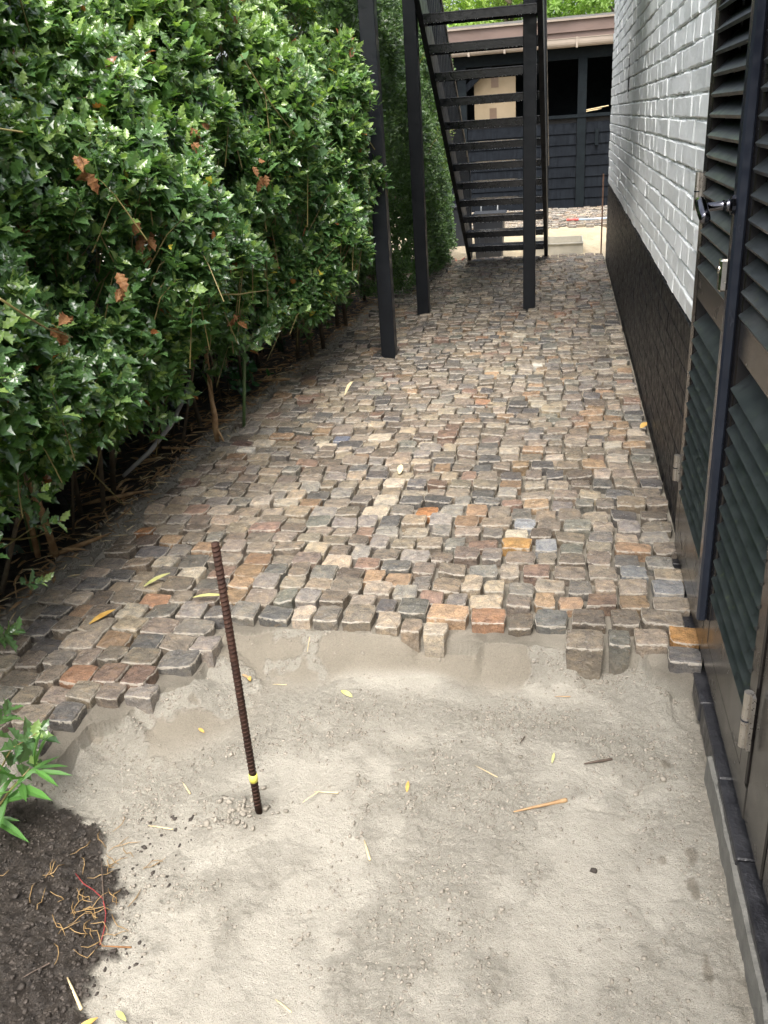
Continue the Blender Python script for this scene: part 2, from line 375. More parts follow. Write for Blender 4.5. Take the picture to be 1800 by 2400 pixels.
def ground_height(X, Y):
    """height, crumb, wet, soil, warm"""
    n1 = fbm(X, Y, 1.6, 3, 5)
    base = -.132 + .016*(n1-.5)
    nearm = (Y < 3.3) & (X > -2.6) & (X < .6) & (Y > -.5)
    d = np.full(X.shape, 9.0)
    if nearm.any():
        xs_, ys_ = X[nearm], Y[nearm]; dm = np.full(xs_.shape, 9.0)
        for ex, ey in EDGE: dm = np.minimum(dm, (xs_-ex)**2 + (ys_-ey)**2)
        d[nearm] = np.sqrt(dm)
    inside = (Y > ymin(X)) & (X > xleft(Y)) & (Y < PAVE_END) & (X < .6)
    # bank of sand along the laid edge, its reach uneven
    reach = .07 + .20*vn(X, X*0, 4.5, 11)
    start = -.036 - .060*sst(.40, .58, vn(X, X*0+7, 5.5, 12)) - .03*sst(-.15, .05, X)*sst(.3, .6, vn(X, X*0+2, 7, 14))
    z = base + (start-base)*(1-sst(.01, 1, d/reach))
    bankm = (1-sst(.6, 1.2, d/reach))*(~inside)
    # crumbly areas: random patches and a belt below the bank
    cm = .30+.70*sst(.40, .62, .55*fbm(X*1.4+.45*Y, Y*.55-.3*X, 3.6, 5, 21) + .45*fbm(X+.3*Y, Y-.4*X, 11, 4, 22))
    belt = np.exp(-((d-.30)/.11)**2)
    cr = np.clip(np.maximum(np.maximum(cm*.85, belt), .75*bankm), 0, 1)
    smooth_tool = sst(.47, .50, .75*vn(X, Y, 4.5, 33)+.25*fbm(X, Y, 20, 3, 34))*bankm*sst(-.01, .015, d)
    cr = np.clip(cr*(1-.75*smooth_tool), 0.12, 1)
    cr = np.maximum(cr, .8*sst(.20, .42, X)*(Y < 2.4))
    cr = np.maximum(cr, .7*sst(-.75, -1.2, X)*(Y < 2.3)*(1-smooth_tool))
    r1 = fbm(X, Y, 30, 4, 41); r2 = fbm(X, Y, 60, 2, 51)
    z = z + cr*(.021*(r1-.5) + .013*(np.abs(r2-.5)*2 - .3)) + .002*(vn(X, Y, 60, 61)-.5)
    # drag marks
    z = z + .004*np.sin((X*1.0+.05*Y)*30 + 4*vn(X, Y, 2, 70))*sst(.45, .6, fbm(X*1.2, Y*.6, 3, 2, 72))*(Y < 2.3)*.6
    # mound round the foot of the bar
    g = np.hypot(X+.86, Y-1.72); z = z + .022*np.exp(-(g/.08)**2)*(.6+.8*fbm(X, Y, 45, 3, 71)); cr = np.maximum(cr, np.exp(-(g/.11)**2))
    # trodden crease lines
    for (ax, ay, bx, by, dep) in ((-.50, 1.80, -.545, 1.70, .010), (-.64, 1.60, -.72, 1.45, .006), (.09, 1.862, .20, 1.855, .012), (.26, 1.86, .33, 1.87, .008), (-.545, 1.62, -.60, 1.57, .005), (.31, 1.22, .36, 1.20, .008)):
        L = math.hypot(bx-ax, by-ay); tt = np.clip(((X-ax)*(bx-ax)+(Y-ay)*(by-ay))/L**2, 0, 1)
        dd = np.hypot(X-ax-tt*(bx-ax), Y-ay-tt*(by-ay)) + .016*(fbm(X, Y, 38, 3, 5)-.5)
        z = z - dep*np.exp(-(dd/.006)**2)*(.3+.7*vn(X, Y, 30, 77))
    z = np.where(inside, -.051 + .014*fbm(X, Y, 22, 3, 81), z)
    # soil and planting strip
    nb = .10*(fbm(X, Y, 7, 5, 91)-.5)
    sb = sst(.0, .035, -(X + 1.0 + .9*np.clip(Y-1.33, 0, .5) + .28*np.clip(1.18-Y, 0, .5)) + nb*1.9 + .15*(fbm(X, Y, 24, 4, 99)-.5))*sst(-.01, .03, 1.68 + .02*(-1.2-X) - Y + nb)
    leftd = xleft(np.maximum(Y, 1.5)) - X
    wob = .13*(fbm(X, Y, 3.5, 4, 92)-.5)
    strip = sst(.07, .17, leftd + wob)*(Y > 1.86)
    zl = -.035 + .10*sst(.1, .9, leftd) + .02*(fbm(X, Y, 12, 4, 93)-.5)
    lf = sst(0, .08, leftd)*(Y > 1.86)*(Y < 40)
    z = z*(1-lf) + zl*lf
    cr = np.maximum(cr, .95*sst(-.12, -.04, leftd)*sst(.22, .12, leftd)*(Y > 1.86))
    z = z + .022*(fbm(X, Y, 24, 4, 97)-.5)*sst(-.06, .0, leftd)*(Y > 1.86)*(Y < 11)
    soil = np.clip(np.maximum(sb, strip*(Y < 12.2)), 0, 1)
    z = z + sb*(.012 + .022*(fbm(X, Y, 30, 4, 94)-.5)*1.4) + strip*.012*(fbm(X, Y, 40, 3, 95)-.5)
    far = sst(11.2, 11.5, Y)*(X > -3)
    zf = -.125 + .05*sst(13.6, 14.7, Y) + .07*(fbm(X, Y, 2.5, 4, 96)-.5)
    z = z*(1-far) + zf*far
    soil = soil*(1-far*(X > -1.9))
    out = (X > .60) | (X < -6) | (Y < -3) | (Y > 20)
    z = np.where(out, -.16, z)
    wet = smooth_tool*.95
    wet = np.maximum(wet, (inside)*.75*sst(.10, .2, X-xleft(Y)))
    cr = np.maximum(cr, .7*inside*sst(.2, .1, X-xleft(Y)))
    for (px, py, rx, ry) in ((.345, 1.73, .020, .030), (.333, 1.62, .012, .045), (.31, 2.06, .018, .014), (.27, 1.70, .012, .02), (.31, 1.20, .03, .02), (.335, 1.40, .008, .06)):
        wet = np.maximum(wet, .8*(1-sst(.7, 1.05, np.hypot((X-px)/rx, (Y-py)/ry)+.8*(vn(X, Y, 50, 7)-.5))))
    wet = np.maximum(wet, .55*sst(.32, .45, X)*(Y < 2.45)*sst(.35, .6, vn(X, Y, 9, 9)))
    return z, cr*(1-soil), wet, soil, far

def build_ground():
    xs = np.unique(np.concatenate([np.linspace(-60, -6, 12), np.linspace(-6, -2.6, 60), np.linspace(-2.6, -2.0, 50), np.linspace(-2.0, .52, 370), np.linspace(.52, 6, 20), np.linspace(6, 60, 10)]))
    ys = np.unique(np.concatenate([np.linspace(-60, -1, 12), np.linspace(-1, .9, 20), np.linspace(.9, 2.75, 300), np.linspace(2.75, 4.5, 120), np.linspace(4.5, 12, 170), np.linspace(12, 20, 80), np.linspace(20, 90, 20)]))
    X, Y = np.meshgrid(xs, ys); z, cr, wet, soil, warm = ground_height(X, Y)
    V = np.stack([X.ravel(), Y.ravel(), z.ravel()], 1)
    nx, ny = len(xs), len(ys)
    i, j = np.meshgrid(np.arange(nx-1), np.arange(ny-1)); a = (j*nx+i).ravel()
    T = np.stack([a, a+1, a+nx+1, a+nx], 1)
    me = np_mesh('ground', V, T, M_ground, extra={'crumb': cr.ravel(), 'wet': wet.ravel(), 'soil': soil.ravel(), 'warm': warm.ravel()})
    link_mesh('ground', me, kind='structure')
build_ground()
def gz(x, y):
    return float(ground_height(np.array([float(x)]), np.array([float(y)]))[0][0])

# crumbs of sand and soil lying loose (nobody could count them)
def lump_template():
    t = (1+5**.5)/2
    v = np.array([(-1,t,0),(1,t,0),(-1,-t,0),(1,-t,0),(0,-1,t),(0,1,t),(0,-1,-t),(0,1,-t),(t,0,-1),(t,0,1),(-t,0,-1),(-t,0,1)], float)
    v /= np.linalg.norm(v[0])
    f = np.array([(0,11,5),(0,5,1),(0,1,7),(0,7,10),(0,10,11),(1,5,9),(5,11,4),(11,10,2),(10,7,6),(7,1,8),(3,9,4),(3,4,2),(3,2,6),(3,6,8),(3,8,9),(4,9,5),(2,4,11),(6,2,10),(8,6,7),(9,8,1)])
    return v, f
LV, LF = lump_template()
def lumps(name, pts, sizes, mat, **k):
    n = len(pts)
    V = np.repeat(LV[None], n, 0)*(.45+1.0*RNG.random((n, 12, 1)))*sizes[:, None, None]*(.7+.6*RNG.random((n, 1, 3)))
    V[:, :, 2] *= .75
    V += pts[:, None, :]
    T = (LF[None] + (np.arange(n)*12)[:, None, None]).reshape(-1, 3)
    link_mesh(name, np_mesh(name, V.reshape(-1, 3), T, mat, smooth=True), kind='stuff', **k)
N = 70000
px = RNG.uniform(-2.1, .42, N); py = RNG.uniform(.95, 2.65, N)
z, cr, wet, soil, warm = ground_height(px, py)
ins = (py > ymin(px)-.01)
keep = (RNG.random(N) < cr**2*.8*sst(.35, .60, fbm(px, py, 7, 3, 123))+.02 + .35*(py > ymin(px)-.07)) & ~ins & (soil < .4) & ((wet < .4) | (RNG.random(N) < .25))
sz = .0014 + .0050*RNG.random(N)**3.2
lumps('sand_crumbs', np.stack([px, py, z+.0004], 1)[keep], sz[keep], M_crumb, label='loose crumbs of pale damp sand scattered over the sand bed', cat='sand')
keep = ~ins & (RNG.random(N) < .55*(soil > .5) + .13*np.exp(-((px+1.06)/.09)**2)*(py < 1.7))
lumps('soil_crumbs', np.stack([px, py, z], 1)[keep], (sz*1.2)[keep], M_soilcrumb, label='crumbs of dark garden soil at the left edge of the sand', cat='soil')
ey_ = RNG.uniform(1.9, 8, 5000); ex_ = xleft(ey_)+RNG.uniform(-.16, .07, 5000); es_ = .003+.011*RNG.random(5000)**2.2
lumps('border_crumbs', np.stack([ex_, ey_, ground_height(ex_, ey_)[0]], 1), es_, M_crumb, label='crumbly sand along the hedge side of the cobbles', cat='sand')
ang = RNG.random(70)*6.283; rr = np.abs(RNG.normal(0, .055, 70))+.012
bx_ = -.86 + rr*np.cos(ang)*1.1; by_ = 1.715 + rr*np.sin(ang)*.9
lumps('sand_clods', np.stack([bx_, by_, ground_height(bx_, by_)[0]+.003], 1), .003+.010*RNG.random(70)**2.2, M_crumb, label='clods of damp sand heaped round the foot of the rusty bar', cat='sand')

# ------------------------------------------------------------------ cobblestone path
PAL = [((.215, .178, .132), 28), ((.265, .212, .142), 18), ((.275, .172, .088), 7), ((.105, .103, .100), 11), ((.185, .170, .148), 20), ((.145, .145, .122), 6), ((.34, .29, .215), 8), ((.20, .125, .088), 5), ((.155, .125, .096), 14), ((.29, .14, .065), .7)]
PW = np.array([p[1] for p in PAL], float); PW /= PW.sum()
def make_stone(cx, cy, w, l, ztop, rng, col, proud=0.0, far=False):
    """cx, cy centre; w along x, l along y"""
    k = 2 if far else 3
    cs = [(-1, -1), (1, -1), (1, 1), (-1, 1)]
    cs = [(a*w/2*(1.03-.17*rng.random()), b*l/2*(1.03-.19*rng.random())) for a, b in cs]
    ring = []
    for i in range(4):
        a, b = cs[i], cs[(i+1) % 4]; nx_, ny_ = (b[1]-a[1]), -(b[0]-a[0]); L = math.hypot(nx_, ny_); nx_ /= L; ny_ /= L
        bul = rng.uniform(-.002, .005)
        for j in range(k):
            t = (j+.0)/k + (rng.uniform(-.08, .08) if j else 0); o = (bul*4*t*(1-t) + rng.normal(0, .0022)) if j else -.001
            if j == 0: # knock the corner off
                ring.append(((a[0])*.965, (a[1])*.965))
            else: ring.append((a[0]+(b[0]-a[0])*t+nx_*o, a[1]+(b[1]-a[1])*t+ny_*o))
    n = len(ring); ring = np.array(ring)
    tx, ty = rng.normal(0, .06, 2)
    V = [(0, 0, .003+rng.normal(0, .0015))]
    def zt(x, y): return tx*x + ty*y
    for s_, dz, jit in ((.92, 0, .0012), (.985, -.004, .0016), (1.0, -.013, .0025), (.90-.08*rng.random(), -.150, .004)):
        for x, y in ring:
            V.append((x*s_, y*s_, zt(x*s_, y*s_)*(1 if dz > -.1 else 0)+dz+rng.normal(0, jit)))
    V = np.array(V); V[:, 0] += cx; V[:, 1] += cy; V[:, 2] += ztop
    T = []
    for i in range(n):
        j = (i+1) % n; T.append((0, 1+i, 1+j, 1+j))
        for r in range(3):
            a0 = 1+r*n; b0 = 1+(r+1)*n
            T.append((a0+i, b0+i, b0+j, a0+j))
    tri = []
    for q in T:
        if q[2] == q[3]: tri.append(q[:3])
        else: tri.append((q[0], q[1], q[2])); tri.append((q[0], q[2], q[3]))
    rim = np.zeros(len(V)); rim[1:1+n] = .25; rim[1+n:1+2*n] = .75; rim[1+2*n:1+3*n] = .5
    low = np.zeros(len(V)); low[1+2*n:1+3*n] = .32; low[1+3*n:] = .85
    c = np.ones((len(V), 4)); c[:, :3] = col
    return V, np.array(tri), rim, low, c

path = empty('path', (0, 0, 0), kind='structure')
stones = []
rs = np.random.default_rng(42)
def stone_color():
    c = np.array(PAL[rs.choice(len(PAL), p=PW)][0])*rs.uniform(.78, 1.42)
    c = c*(1+rs.normal(0, .02, 3)); g_ = c.mean()*np.array([1.05, 1.0, .93]); return c*.66+g_*.36
y = 1.50; row = 0
while y < PAVE_END+.2:
    pitch_ = .106 + rs.uniform(-.012, .012)
    x = .468 - rs.uniform(0, .03)*(row % 2)
    edge0 = True
    while x > -2.3:
        w = float(np.clip(rs.normal(.112, .017), .082, .152))
        if edge0: w += .01; edge0 = False
        cx = x-w/2
        off = -.035*math.sin(cx*1.9+.6+.12*row) - .075*max(0, -.9-cx)**1.4 + .016*math.sin(cx*5.2+row*.55) + .022*math.sin(cx*3.1-row*.16)
        cy = y + off + rs.normal(0, .005)
        if cy-.045 > ymin(cx)-.018+rs.uniform(-.05, .03) and cx-.03 > xleft(cy) and cy < PAVE_END:
            l = pitch_ - rs.uniform(.004, .014)
            stones.append([cx, cy, w-rs.uniform(.004, .013), l, rs.normal(-.002, .005), stone_color()])
        x -= w
    y += pitch_; row += 1
# a few remarkable stones picked out in the photograph: blue-grey, orange, white, speckled
def recolour(px_, py_, c):
    s_ = min(stones, key=lambda q: (q[0]-px_)**2+(q[1]-py_)**2); s_[5] = np.array(c)
for a in ((-1.25, 4.55, (.13, .15, .20)), (-.62, 3.50, (.34, .17, .08)), (-.03, 3.22, (.24, .25, .26)), (.0, 2.60, (.31, .18, .09)), (.42, 2.57, (.33, .19, .08)), (.30, 3.0, (.2, .21, .215)), (.33, 2.9, (.21, .215, .22)),
          (-.14, 6.0, (.62, .60, .54)), (-1.75, 4.3, (.6, .57, .5)), (-1.85, 3.3, (.31, .17, .09)), (-1.47, 1.84, (.13, .125, .125)), (-.13, 3.24, (.36, .22, .09)), (.03, 2.58, (.14, .14, .13)), (-.17, 3.45, (.27, .285, .30)), (-.28, 2.58, (.28, .17, .11)), (.40, 2.46, (.13, .125, .12))):
    recolour(*a)
cpos = Vector((0, 0, CAM_H))
def cam_xy(p):
    d = Vector(p)-cpos; zz = d.dot(FW)
    return (900+F_PX*d.dot(RT)/zz, 1200-F_PX*d.dot(UP)/zz, zz) if zz > .05 else (-9999, -9999, 9)
def inframe(p, m=60):
    x_, y_, zz = cam_xy(p); return -m < x_ < 1800+m and -m < y_ < 2400+m
stones.sort(key=lambda q: (0 if inframe((q[0], q[1], 0), 20) else 1, (Vector((q[0], q[1], 0))-cpos).length))
def joined(items, name, parent, mat, **k):
    Vs, Ts, R_, L_, C_ = [], [], [], [], []; b = 0
    for V, T, r, l, c in items:
        Vs.append(V); Ts.append(T+b); R_.append(r); L_.append(l); C_.append(c); b += len(V)
    me = np_mesh(name, np.concatenate(Vs), np.concatenate(Ts), mat, col=np.concatenate(C_), smooth=False, extra={'rim': np.concatenate(R_), 'low': np.concatenate(L_)})
    return link_mesh(name, me, parent, **k)
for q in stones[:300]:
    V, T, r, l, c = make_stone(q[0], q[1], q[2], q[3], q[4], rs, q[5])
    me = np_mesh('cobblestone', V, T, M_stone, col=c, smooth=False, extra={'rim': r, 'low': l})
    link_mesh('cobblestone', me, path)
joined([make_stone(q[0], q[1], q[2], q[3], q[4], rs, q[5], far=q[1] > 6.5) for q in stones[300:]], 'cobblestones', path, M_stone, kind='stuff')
# old paving by the shed
old = []
y = 14.65
while y < 18.2:
    x = .9 - rs.uniform(0, .08)
    while x > -2.9:
        w = rs.uniform(.09, .15)
        if y > 14.85 or rs.random() < .7:
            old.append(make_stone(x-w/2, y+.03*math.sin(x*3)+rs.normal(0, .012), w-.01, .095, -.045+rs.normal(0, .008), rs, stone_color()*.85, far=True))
        x -= w
    y += .105
old_path = empty('path', (0, 0, 0), kind='structure')
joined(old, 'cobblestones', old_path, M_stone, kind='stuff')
MB().box((-3.0, 14.75, -.25), (.95, 18.2, -.085)).build('bedding', M_ground, old_path)

# ------------------------------------------------------------------ house wall
WX = .475
wall = empty('house_wall', (WX, 6, 0), label='white painted brick wall with black plinth along the right side of the path', cat='wall')
PL = .825
MB().box((WX+.0085, 3.30, PL), (WX+.30, 10.93, 3.05)).build('mortar', M_mortar, wall)
MB().box((WX+.30, 3.28, -.3), (4.6, 10.9, 3.03)).build('house_core', M_plaster, wall)
MB().box((WX+.006, 3.30, -.3), (WX+.3, 10.93, PL-.001)).build('plinth', M_plinth, wall)
_pe = MB(); _ys = np.arange(3.301, 10.93, .035); _rp = np.random.default_rng(8)
_zt = PL+.004+_rp.normal(0, .0022, len(_ys)); _xf = WX-.0045+_rp.normal(0, .0009, len(_ys))
for i in range(len(_ys)-1):
    a, b_ = (_xf[i], _ys[i], _zt[i]), (_xf[i+1], _ys[i+1], _zt[i+1])
    _pe.add([a, b_, (b_[0], b_[1], PL-.012), (a[0], a[1], PL-.012), (WX+.02, a[1], a[2]+.001), (WX+.02, b_[1], b_[2]+.001)], [(0, 1, 2, 3), (0, 4, 5, 1)])
_pe.build('plinth_edge', M_plinth, wall)
def brick_geo(y0, y1, z0, z1, x0, rng, dep=.03, jk=1.0):
    # irregular front face (towards -x) with soft arris: 4x? grid outline
    b = .006*(jk if jk < 1 else 1); j = lambda s_: rng.normal(0, s_*jk)
    t1, t2 = j(.0008), j(.0014)
    V = []
    for bx2, inset in ((x0+dep, 0), (x0+.004, 0), (x0, b)):
        for (yy, zz) in ((y0, z0), ((y0+y1)/2, z0), (y1, z0), (y1, z1), ((y0+y1)/2, z1), (y0, z1)):
            cy_, cz_ = (y0+y1)/2, (z0+z1)/2
            Y_ = yy + (inset if yy < cy_-.001 else (-inset if yy > cy_+.001 else 0)); Z_ = zz + (inset if zz < cz_ else -inset)
            V.append((bx2 + (t1*(1 if yy > cy_ else -1) + t2*(1 if zz > cz_ else -1) + j(.0006) if bx2 < x0+dep else 0), Y_+(j(.0012) if bx2 < x0+dep else 0), Z_+(j(.0014) if bx2 < x0+dep else 0)))
    F = []
    for r in (0, 1):
        for i in range(6):
            k = (i+1) % 6; F.append((r*6+i, r*6+k, (r+1)*6+k, (r+1)*6+i))
    F.append((12, 13, 16, 17)); F.append((13, 14, 15, 16))
    V = np.array(V); T = []
    for q in F: T += [(q[0], q[2], q[1]), (q[0], q[3], q[2])]
    return V, np.array(T)
bricks = []
CH = .0892; row = 0; z0 = PL+.006
rb = np.random.default_rng(5)
while z0 < 2.95:
    y0 = 3.302 - (0 if row % 2 else .115) ; first = True
    while y0 < 10.92:
        L = .222 + rb.normal(0, .004)
        a, b_ = max(y0, 3.302), min(y0+L, 10.925)
        if b_-a > .05 and not (7.90 < (a+b_)/2 < 8.07 and 1.64 < z0+.04 < 1.98):
            g = brick_geo(a+.0014, b_-.0014, z0+rb.normal(.004, .001), z0+CH-.0055+rb.normal(0, .0012), WX-.002+rb.normal(0, .0016), rb)
            bricks.append((a, z0, g))
        y0 += L + .002
    z0 += CH; row += 1
bricks.sort(key=lambda q: (0 if inframe((WX, q[0]+.1, q[1]+.04), 10) else 1, q[0]))
for a, zz, (V, T) in bricks[:300]:
    link_mesh('brick', np_mesh('brick', V, T, M_brick, smooth=False), wall)
def joinVT(items, name, mat, parent, smooth=False, **k):
    b = 0; Vs, Ts = [], []
    for V, T in items: Vs.append(V); Ts.append(T+b); b += len(V)
    return link_mesh(name, np_mesh(name, np.concatenate(Vs), np.concatenate(Ts), mat, smooth=smooth), parent, **k)
joinVT([q[2] for q in bricks[300:]], 'bricks', M_brick, wall, kind='stuff')
pl = []; z0 = PL-.012-CH; row = 0
while z0 > -.2:
    y0 = 3.302 - (.0 if row % 2 else .11)
    while y0 < 10.92:
        a, b_ = max(y0, 3.302), min(y0+.222, 10.925)
        if b_-a > .04: pl.append(brick_geo(a+.0008, b_-.0008, z0+.0015, z0+CH-.0015, WX+.001+rb.normal(0, .0006), rb, jk=.3))
        y0 += .224
    z0 -= CH; row += 1
joinVT(pl, 'plinth_bricks', M_plinth, wall, kind='stuff')
MB().box((WX+.0, 7.93, 1.67), (WX+.005, 8.04, 1.96)).build('air_vent', M_void, wall)
# eaves high above, out of view
MB().box((WX-.06, -3.0, 3.06), (4.8, 11.0, 3.12)).build('roof_edge', M_roof, wall)

# wall behind and over the doors
MB().box((.60, .2, -.3), (.9, 3.28, 3.05)).build('door_recess', M_void, wall)
MB().box((WX+.01, -3.0, -.3), (.9, .19, 3.05)).build('near_wall', M_plinth, wall)

# ------------------------------------------------------------------ louvred doors
def stile(nm, y0, y1, z0_, z1_, x0, x1, par, mat=M_door, bev=.004, **k):
    return MB().box((x0, y0, z0_), (x1, y1, z1_), bev).build(nm, mat, par, **k)
DTOP = 2.35
SLAT_P = .058
def slat(par, y0, y1, zc):
    """tilted board, outer edge low and proud of the frame, front corners chamfered"""
    m = MB(); ch = .014; th = .009
    xo, zo = .4355 + random.uniform(-.001, .001), zc-.016 + random.uniform(-.001, .001); xi, zi = .500, zc+.040
    # plan outline in (depth t, y): t=0 back t=1 front
    pl_ = [(0, y0+.004), (0, y1-.004), (.62, y1-.002), (1, y1-ch), (1, y0+ch), (.62, y0+.002)]
    top, bot = [], []
    for t, yy in pl_:
        X_ = xi+(xo-xi)*t; Z_ = zi+(zo-zi)*t
        top.append((X_, yy, Z_)); bot.append((X_+th*.6, yy, Z_-th))
    n = len(pl_)
    m.add(top+bot, [tuple(range(n)), tuple(range(n, 2*n))[::-1]] + [(i, n+i, n+(i+1) % n, (i+1) % n) for i in range(n)])
    return m.build('slat', M_slat, par)
def hinge(par, yh, z0_, z1_, xh=.432, lab=None):
    h = MB().tube([(xh, yh, z0_), (xh, yh, z1_)], .0105, 12).build('hinge', M_steel, par, smooth=False)
    MB().tube([(xh, yh, (z0_+z1_)/2-.002), (xh, yh, (z0_+z1_)/2+.002)], .0118, 12).build('hinge_ring', M_astragal, h)
    MB().box((xh+.004, yh-.022, z0_+.002), (xh+.012, yh-.004, z1_-.002)).build('hinge_plate', M_steel, h)
    return h
def leaf_door(nm, y_far, y_near, label, hinge_y):
    d = empty(nm, ((.46), (y_far+y_near)/2, 0), label=label, cat='door')
    sw = .085
    stile('stile', y_far-sw, y_far, .115, DTOP, .442, .485, d)
    stile('stile', y_near, y_near+.07, .115, DTOP, .442, .485, d)
    a, b_ = y_near+.07, y_far-sw
    stile('rail', a+.0005, b_-.0005, .995, 1.10, .443, .484, d)
    stile('rail', a+.0005, b_-.0005, .115, .262, .443, .484, d)
    stile('rail', a+.0005, b_-.0005, DTOP-.1, DTOP, .443, .484, d)
    MB().box((.515, a-.02, .12), (.53, b_+.02, DTOP)).build('backing_board', M_void, d)
    zc = 1.115
    while zc < DTOP-.11: slat(d, a-.012, b_+.016, zc); zc += SLAT_P
    zc = .295
    while zc < .965: slat(d, a-.012, b_+.016, zc); zc += SLAT_P*.985
    return d
door_far = leaf_door('louvred_door', 3.20, 2.425, 'black louvred door leaf nearer the white brick wall, hinged beside it', 3.2)
for z_ in ((1.27, 1.39), (.285, .388)): hinge(door_far, 3.214, *z_)
door_near = leaf_door('louvred_door', 2.418, 1.72, 'black louvred door leaf at the right edge of the photo, nearest the viewer', 1.7)
for z_ in ((1.27, 1.39), (.235, .385)): hinge(door_near, 1.715, *z_, xh=.425)
stile('meeting_batten', 2.375, 2.425, .165, DTOP, .412, .4415, door_near, M_astragal, .006)
stile('batten_side', 2.4255, 2.437, .165, DTOP, .420, .4415, door_near, M_door, .002)
# handle of dark chrome: rose, neck, drop grip
hd = MB().tube([(.4115, 2.392, 1.362), (.403, 2.392, 1.362)], .024, 16).build('handle', M_chrome, door_near, smooth=False)
MB().tube([(.4028, 2.392, 1.362), (.396, 2.392, 1.362), (.390, 2.392, 1.362), (.386, 2.392, 1.362), (.380, 2.392, 1.362), (.345, 2.392, 1.360)], [.015, .015, .0105, .014, .0105, .0105], 14).build('neck', M_chrome, hd, smooth=True)
MB().tube([(.333, 2.425, 1.372), (.333, 2.420, 1.371), (.333, 2.395, 1.365), (.333, 2.35, 1.352), (.333, 2.315, 1.342), (.333, 2.310, 1.341)], [.006, .0135, .0155, .0145, .0135, .008], 16).build('grip', M_chrome, hd, smooth=True)
lk = MB().box((.390, 2.384, 1.150), (.4118, 2.418, 1.232), .005).build('lock_plate', M_nickel, door_near, smooth=False)
MB().tube([(.386, 2.40, 1.205), (.3899, 2.40, 1.205)], .009, 10).build('lock_cylinder', M_nickel, lk)

frame = empty('door_frame', (.47, 2.4, 0), label='dark brown timber frame and threshold board under the louvred doors', cat='door frame')
stile('jamb', 3.208, 3.300, .055, DTOP, .456, .52, frame)
stile('jamb', 1.52, 1.712, .02, DTOP, .448, .52, frame)
stile('threshold_board', 1.7125, 3.2070, .012, .110, .446, .50, frame)
stile('head_board', 1.5, 3.30, DTOP+.005, DTOP+.12, .45, .52, frame)
stile('side_panel', .85, 1.515, .02, DTOP, .452, .52, frame)
MB().box((.500, 3.19, -.10), (.56, 3.30, .06)).build('gap_shade', M_void, frame)  # black box stands in for the shade in the gap
MB().box((.500, .8, -.12), (.56, 1.71, .03)).build('gap_shade', M_void, frame)

ledge = empty('brick_ledge', (.45, 2.2, 0), label='low ledge of black painted bricks under the louvred doors, beside the sand', cat='ledge')
yb = 3.28; rl = np.random.default_rng(3)
while yb > .35:
    L = rl.uniform(.14, .34)
    MB().box((.424+rl.normal(0, .004), yb-L+.0015, -.110), (.499, yb-.001, -.032+rl.normal(0, .005)), .004).build('brick', M_blackbrick, ledge)
    yb -= L
MB().box((.430, .3, -.3), (.498, 3.29, -.046)).build('mortar_bed', M_blackbrick, ledge)
# rough mortar smears on its outer face
edge_strip = MB(); yq = 2.02
ep_ = []
while yq > .45: ep_.append((yq, rl.uniform(.412, .418), -.056+rl.uniform(-.007, .006))); yq -= rl.uniform(.03, .09)
for i in range(len(ep_)-1):
    (ya, xa, za), (yc, xc, zc_) = ep_[i], ep_[i+1]
    edge_strip.add([(xa, ya, za), (xc, yc, zc_), (xc-.004, yc, -.16), (xa-.004, ya, -.16), (.432, ya, za+.003), (.432, yc, zc_+.003)], [(0, 1, 2, 3), (0, 4, 5, 1)])
edge_strip.build('mortar_edge', M_concrete, ledge)
# ------------------------------------------------------------------ staircase with posts
stair = empty('staircase', (-.7, 9.5, 0), label='open black steel staircase on tall square posts standing on the cobbled path', cat='staircase')
SL = .72
def tz(y_): return 2.39 - SL*(y_-7.80)
XLs, XRs = -1.165, -.225
for xs_ in (XLs, XRs):
    x0, x1 = xs_-.022, xs_+.022
    yt = 7.0
    pts = [(yt, tz(yt)-.02), (yt, tz(yt)+.30), (11.0, tz(11.0)+.30), (11.26, tz(11.26)+.30), (11.26, 0.0), (11.10, 0.0)]
    MB().prism(pts, 0, x0, x1).build('stringer', M_black, stair)
    # handrail, newel and balusters
    MB().tube([(xs_, 7.0, tz(7.0)+1.15), (xs_, 11.28, tz(11.28)+1.15)], .021, 8).build('handrail', M_black, stair)
    MB().box((xs_-.02, 11.262, 0), (xs_+.02, 11.302, tz(11.28)+1.15)).build('newel_post', M_black, stair)
    yb = 7.12
    while yb < 11.2:
        MB().box((xs_-.010, yb, tz(yb)+.29), (xs_+.010, yb+.016, tz(yb)+1.14)).build('baluster', M_black, stair)
        yb += .115
for i in range(-3, 12):
    yy = 7.82 + .277*i; zz = 2.39-.2*i
    if zz < .1: continue
    m = MB().box((XLs+.0225, yy, zz-.012), (XRs-.0225, yy+.25, zz), .002)
    m.box((XLs+.0225, yy, zz-.068), (XRs-.0225, yy+.008, zz-.0125)); m.box((XLs+.0225, yy+.242, zz-.068), (XRs-.0225, yy+.25, zz-.0125))
    m.build('tread', M_tread, stair)
for (x0, y0) in ((-1.352, 6.33), (-1.312, 7.84), (-.362, 7.97)):
    MB().box((x0, y0, -.03), (x0+.107, y0+.10, 3.35), .004).build('post', M_black, stair)
MB().box((-1.36, 5.75, 3.0), (.46, 6.95, 3.05)).build('landing', M_black, stair)
for yy in (5.75, 6.90): MB().box((-1.36, yy, 2.85), (.46, yy+.05, 2.998)).build('landing_beam', M_black, stair)
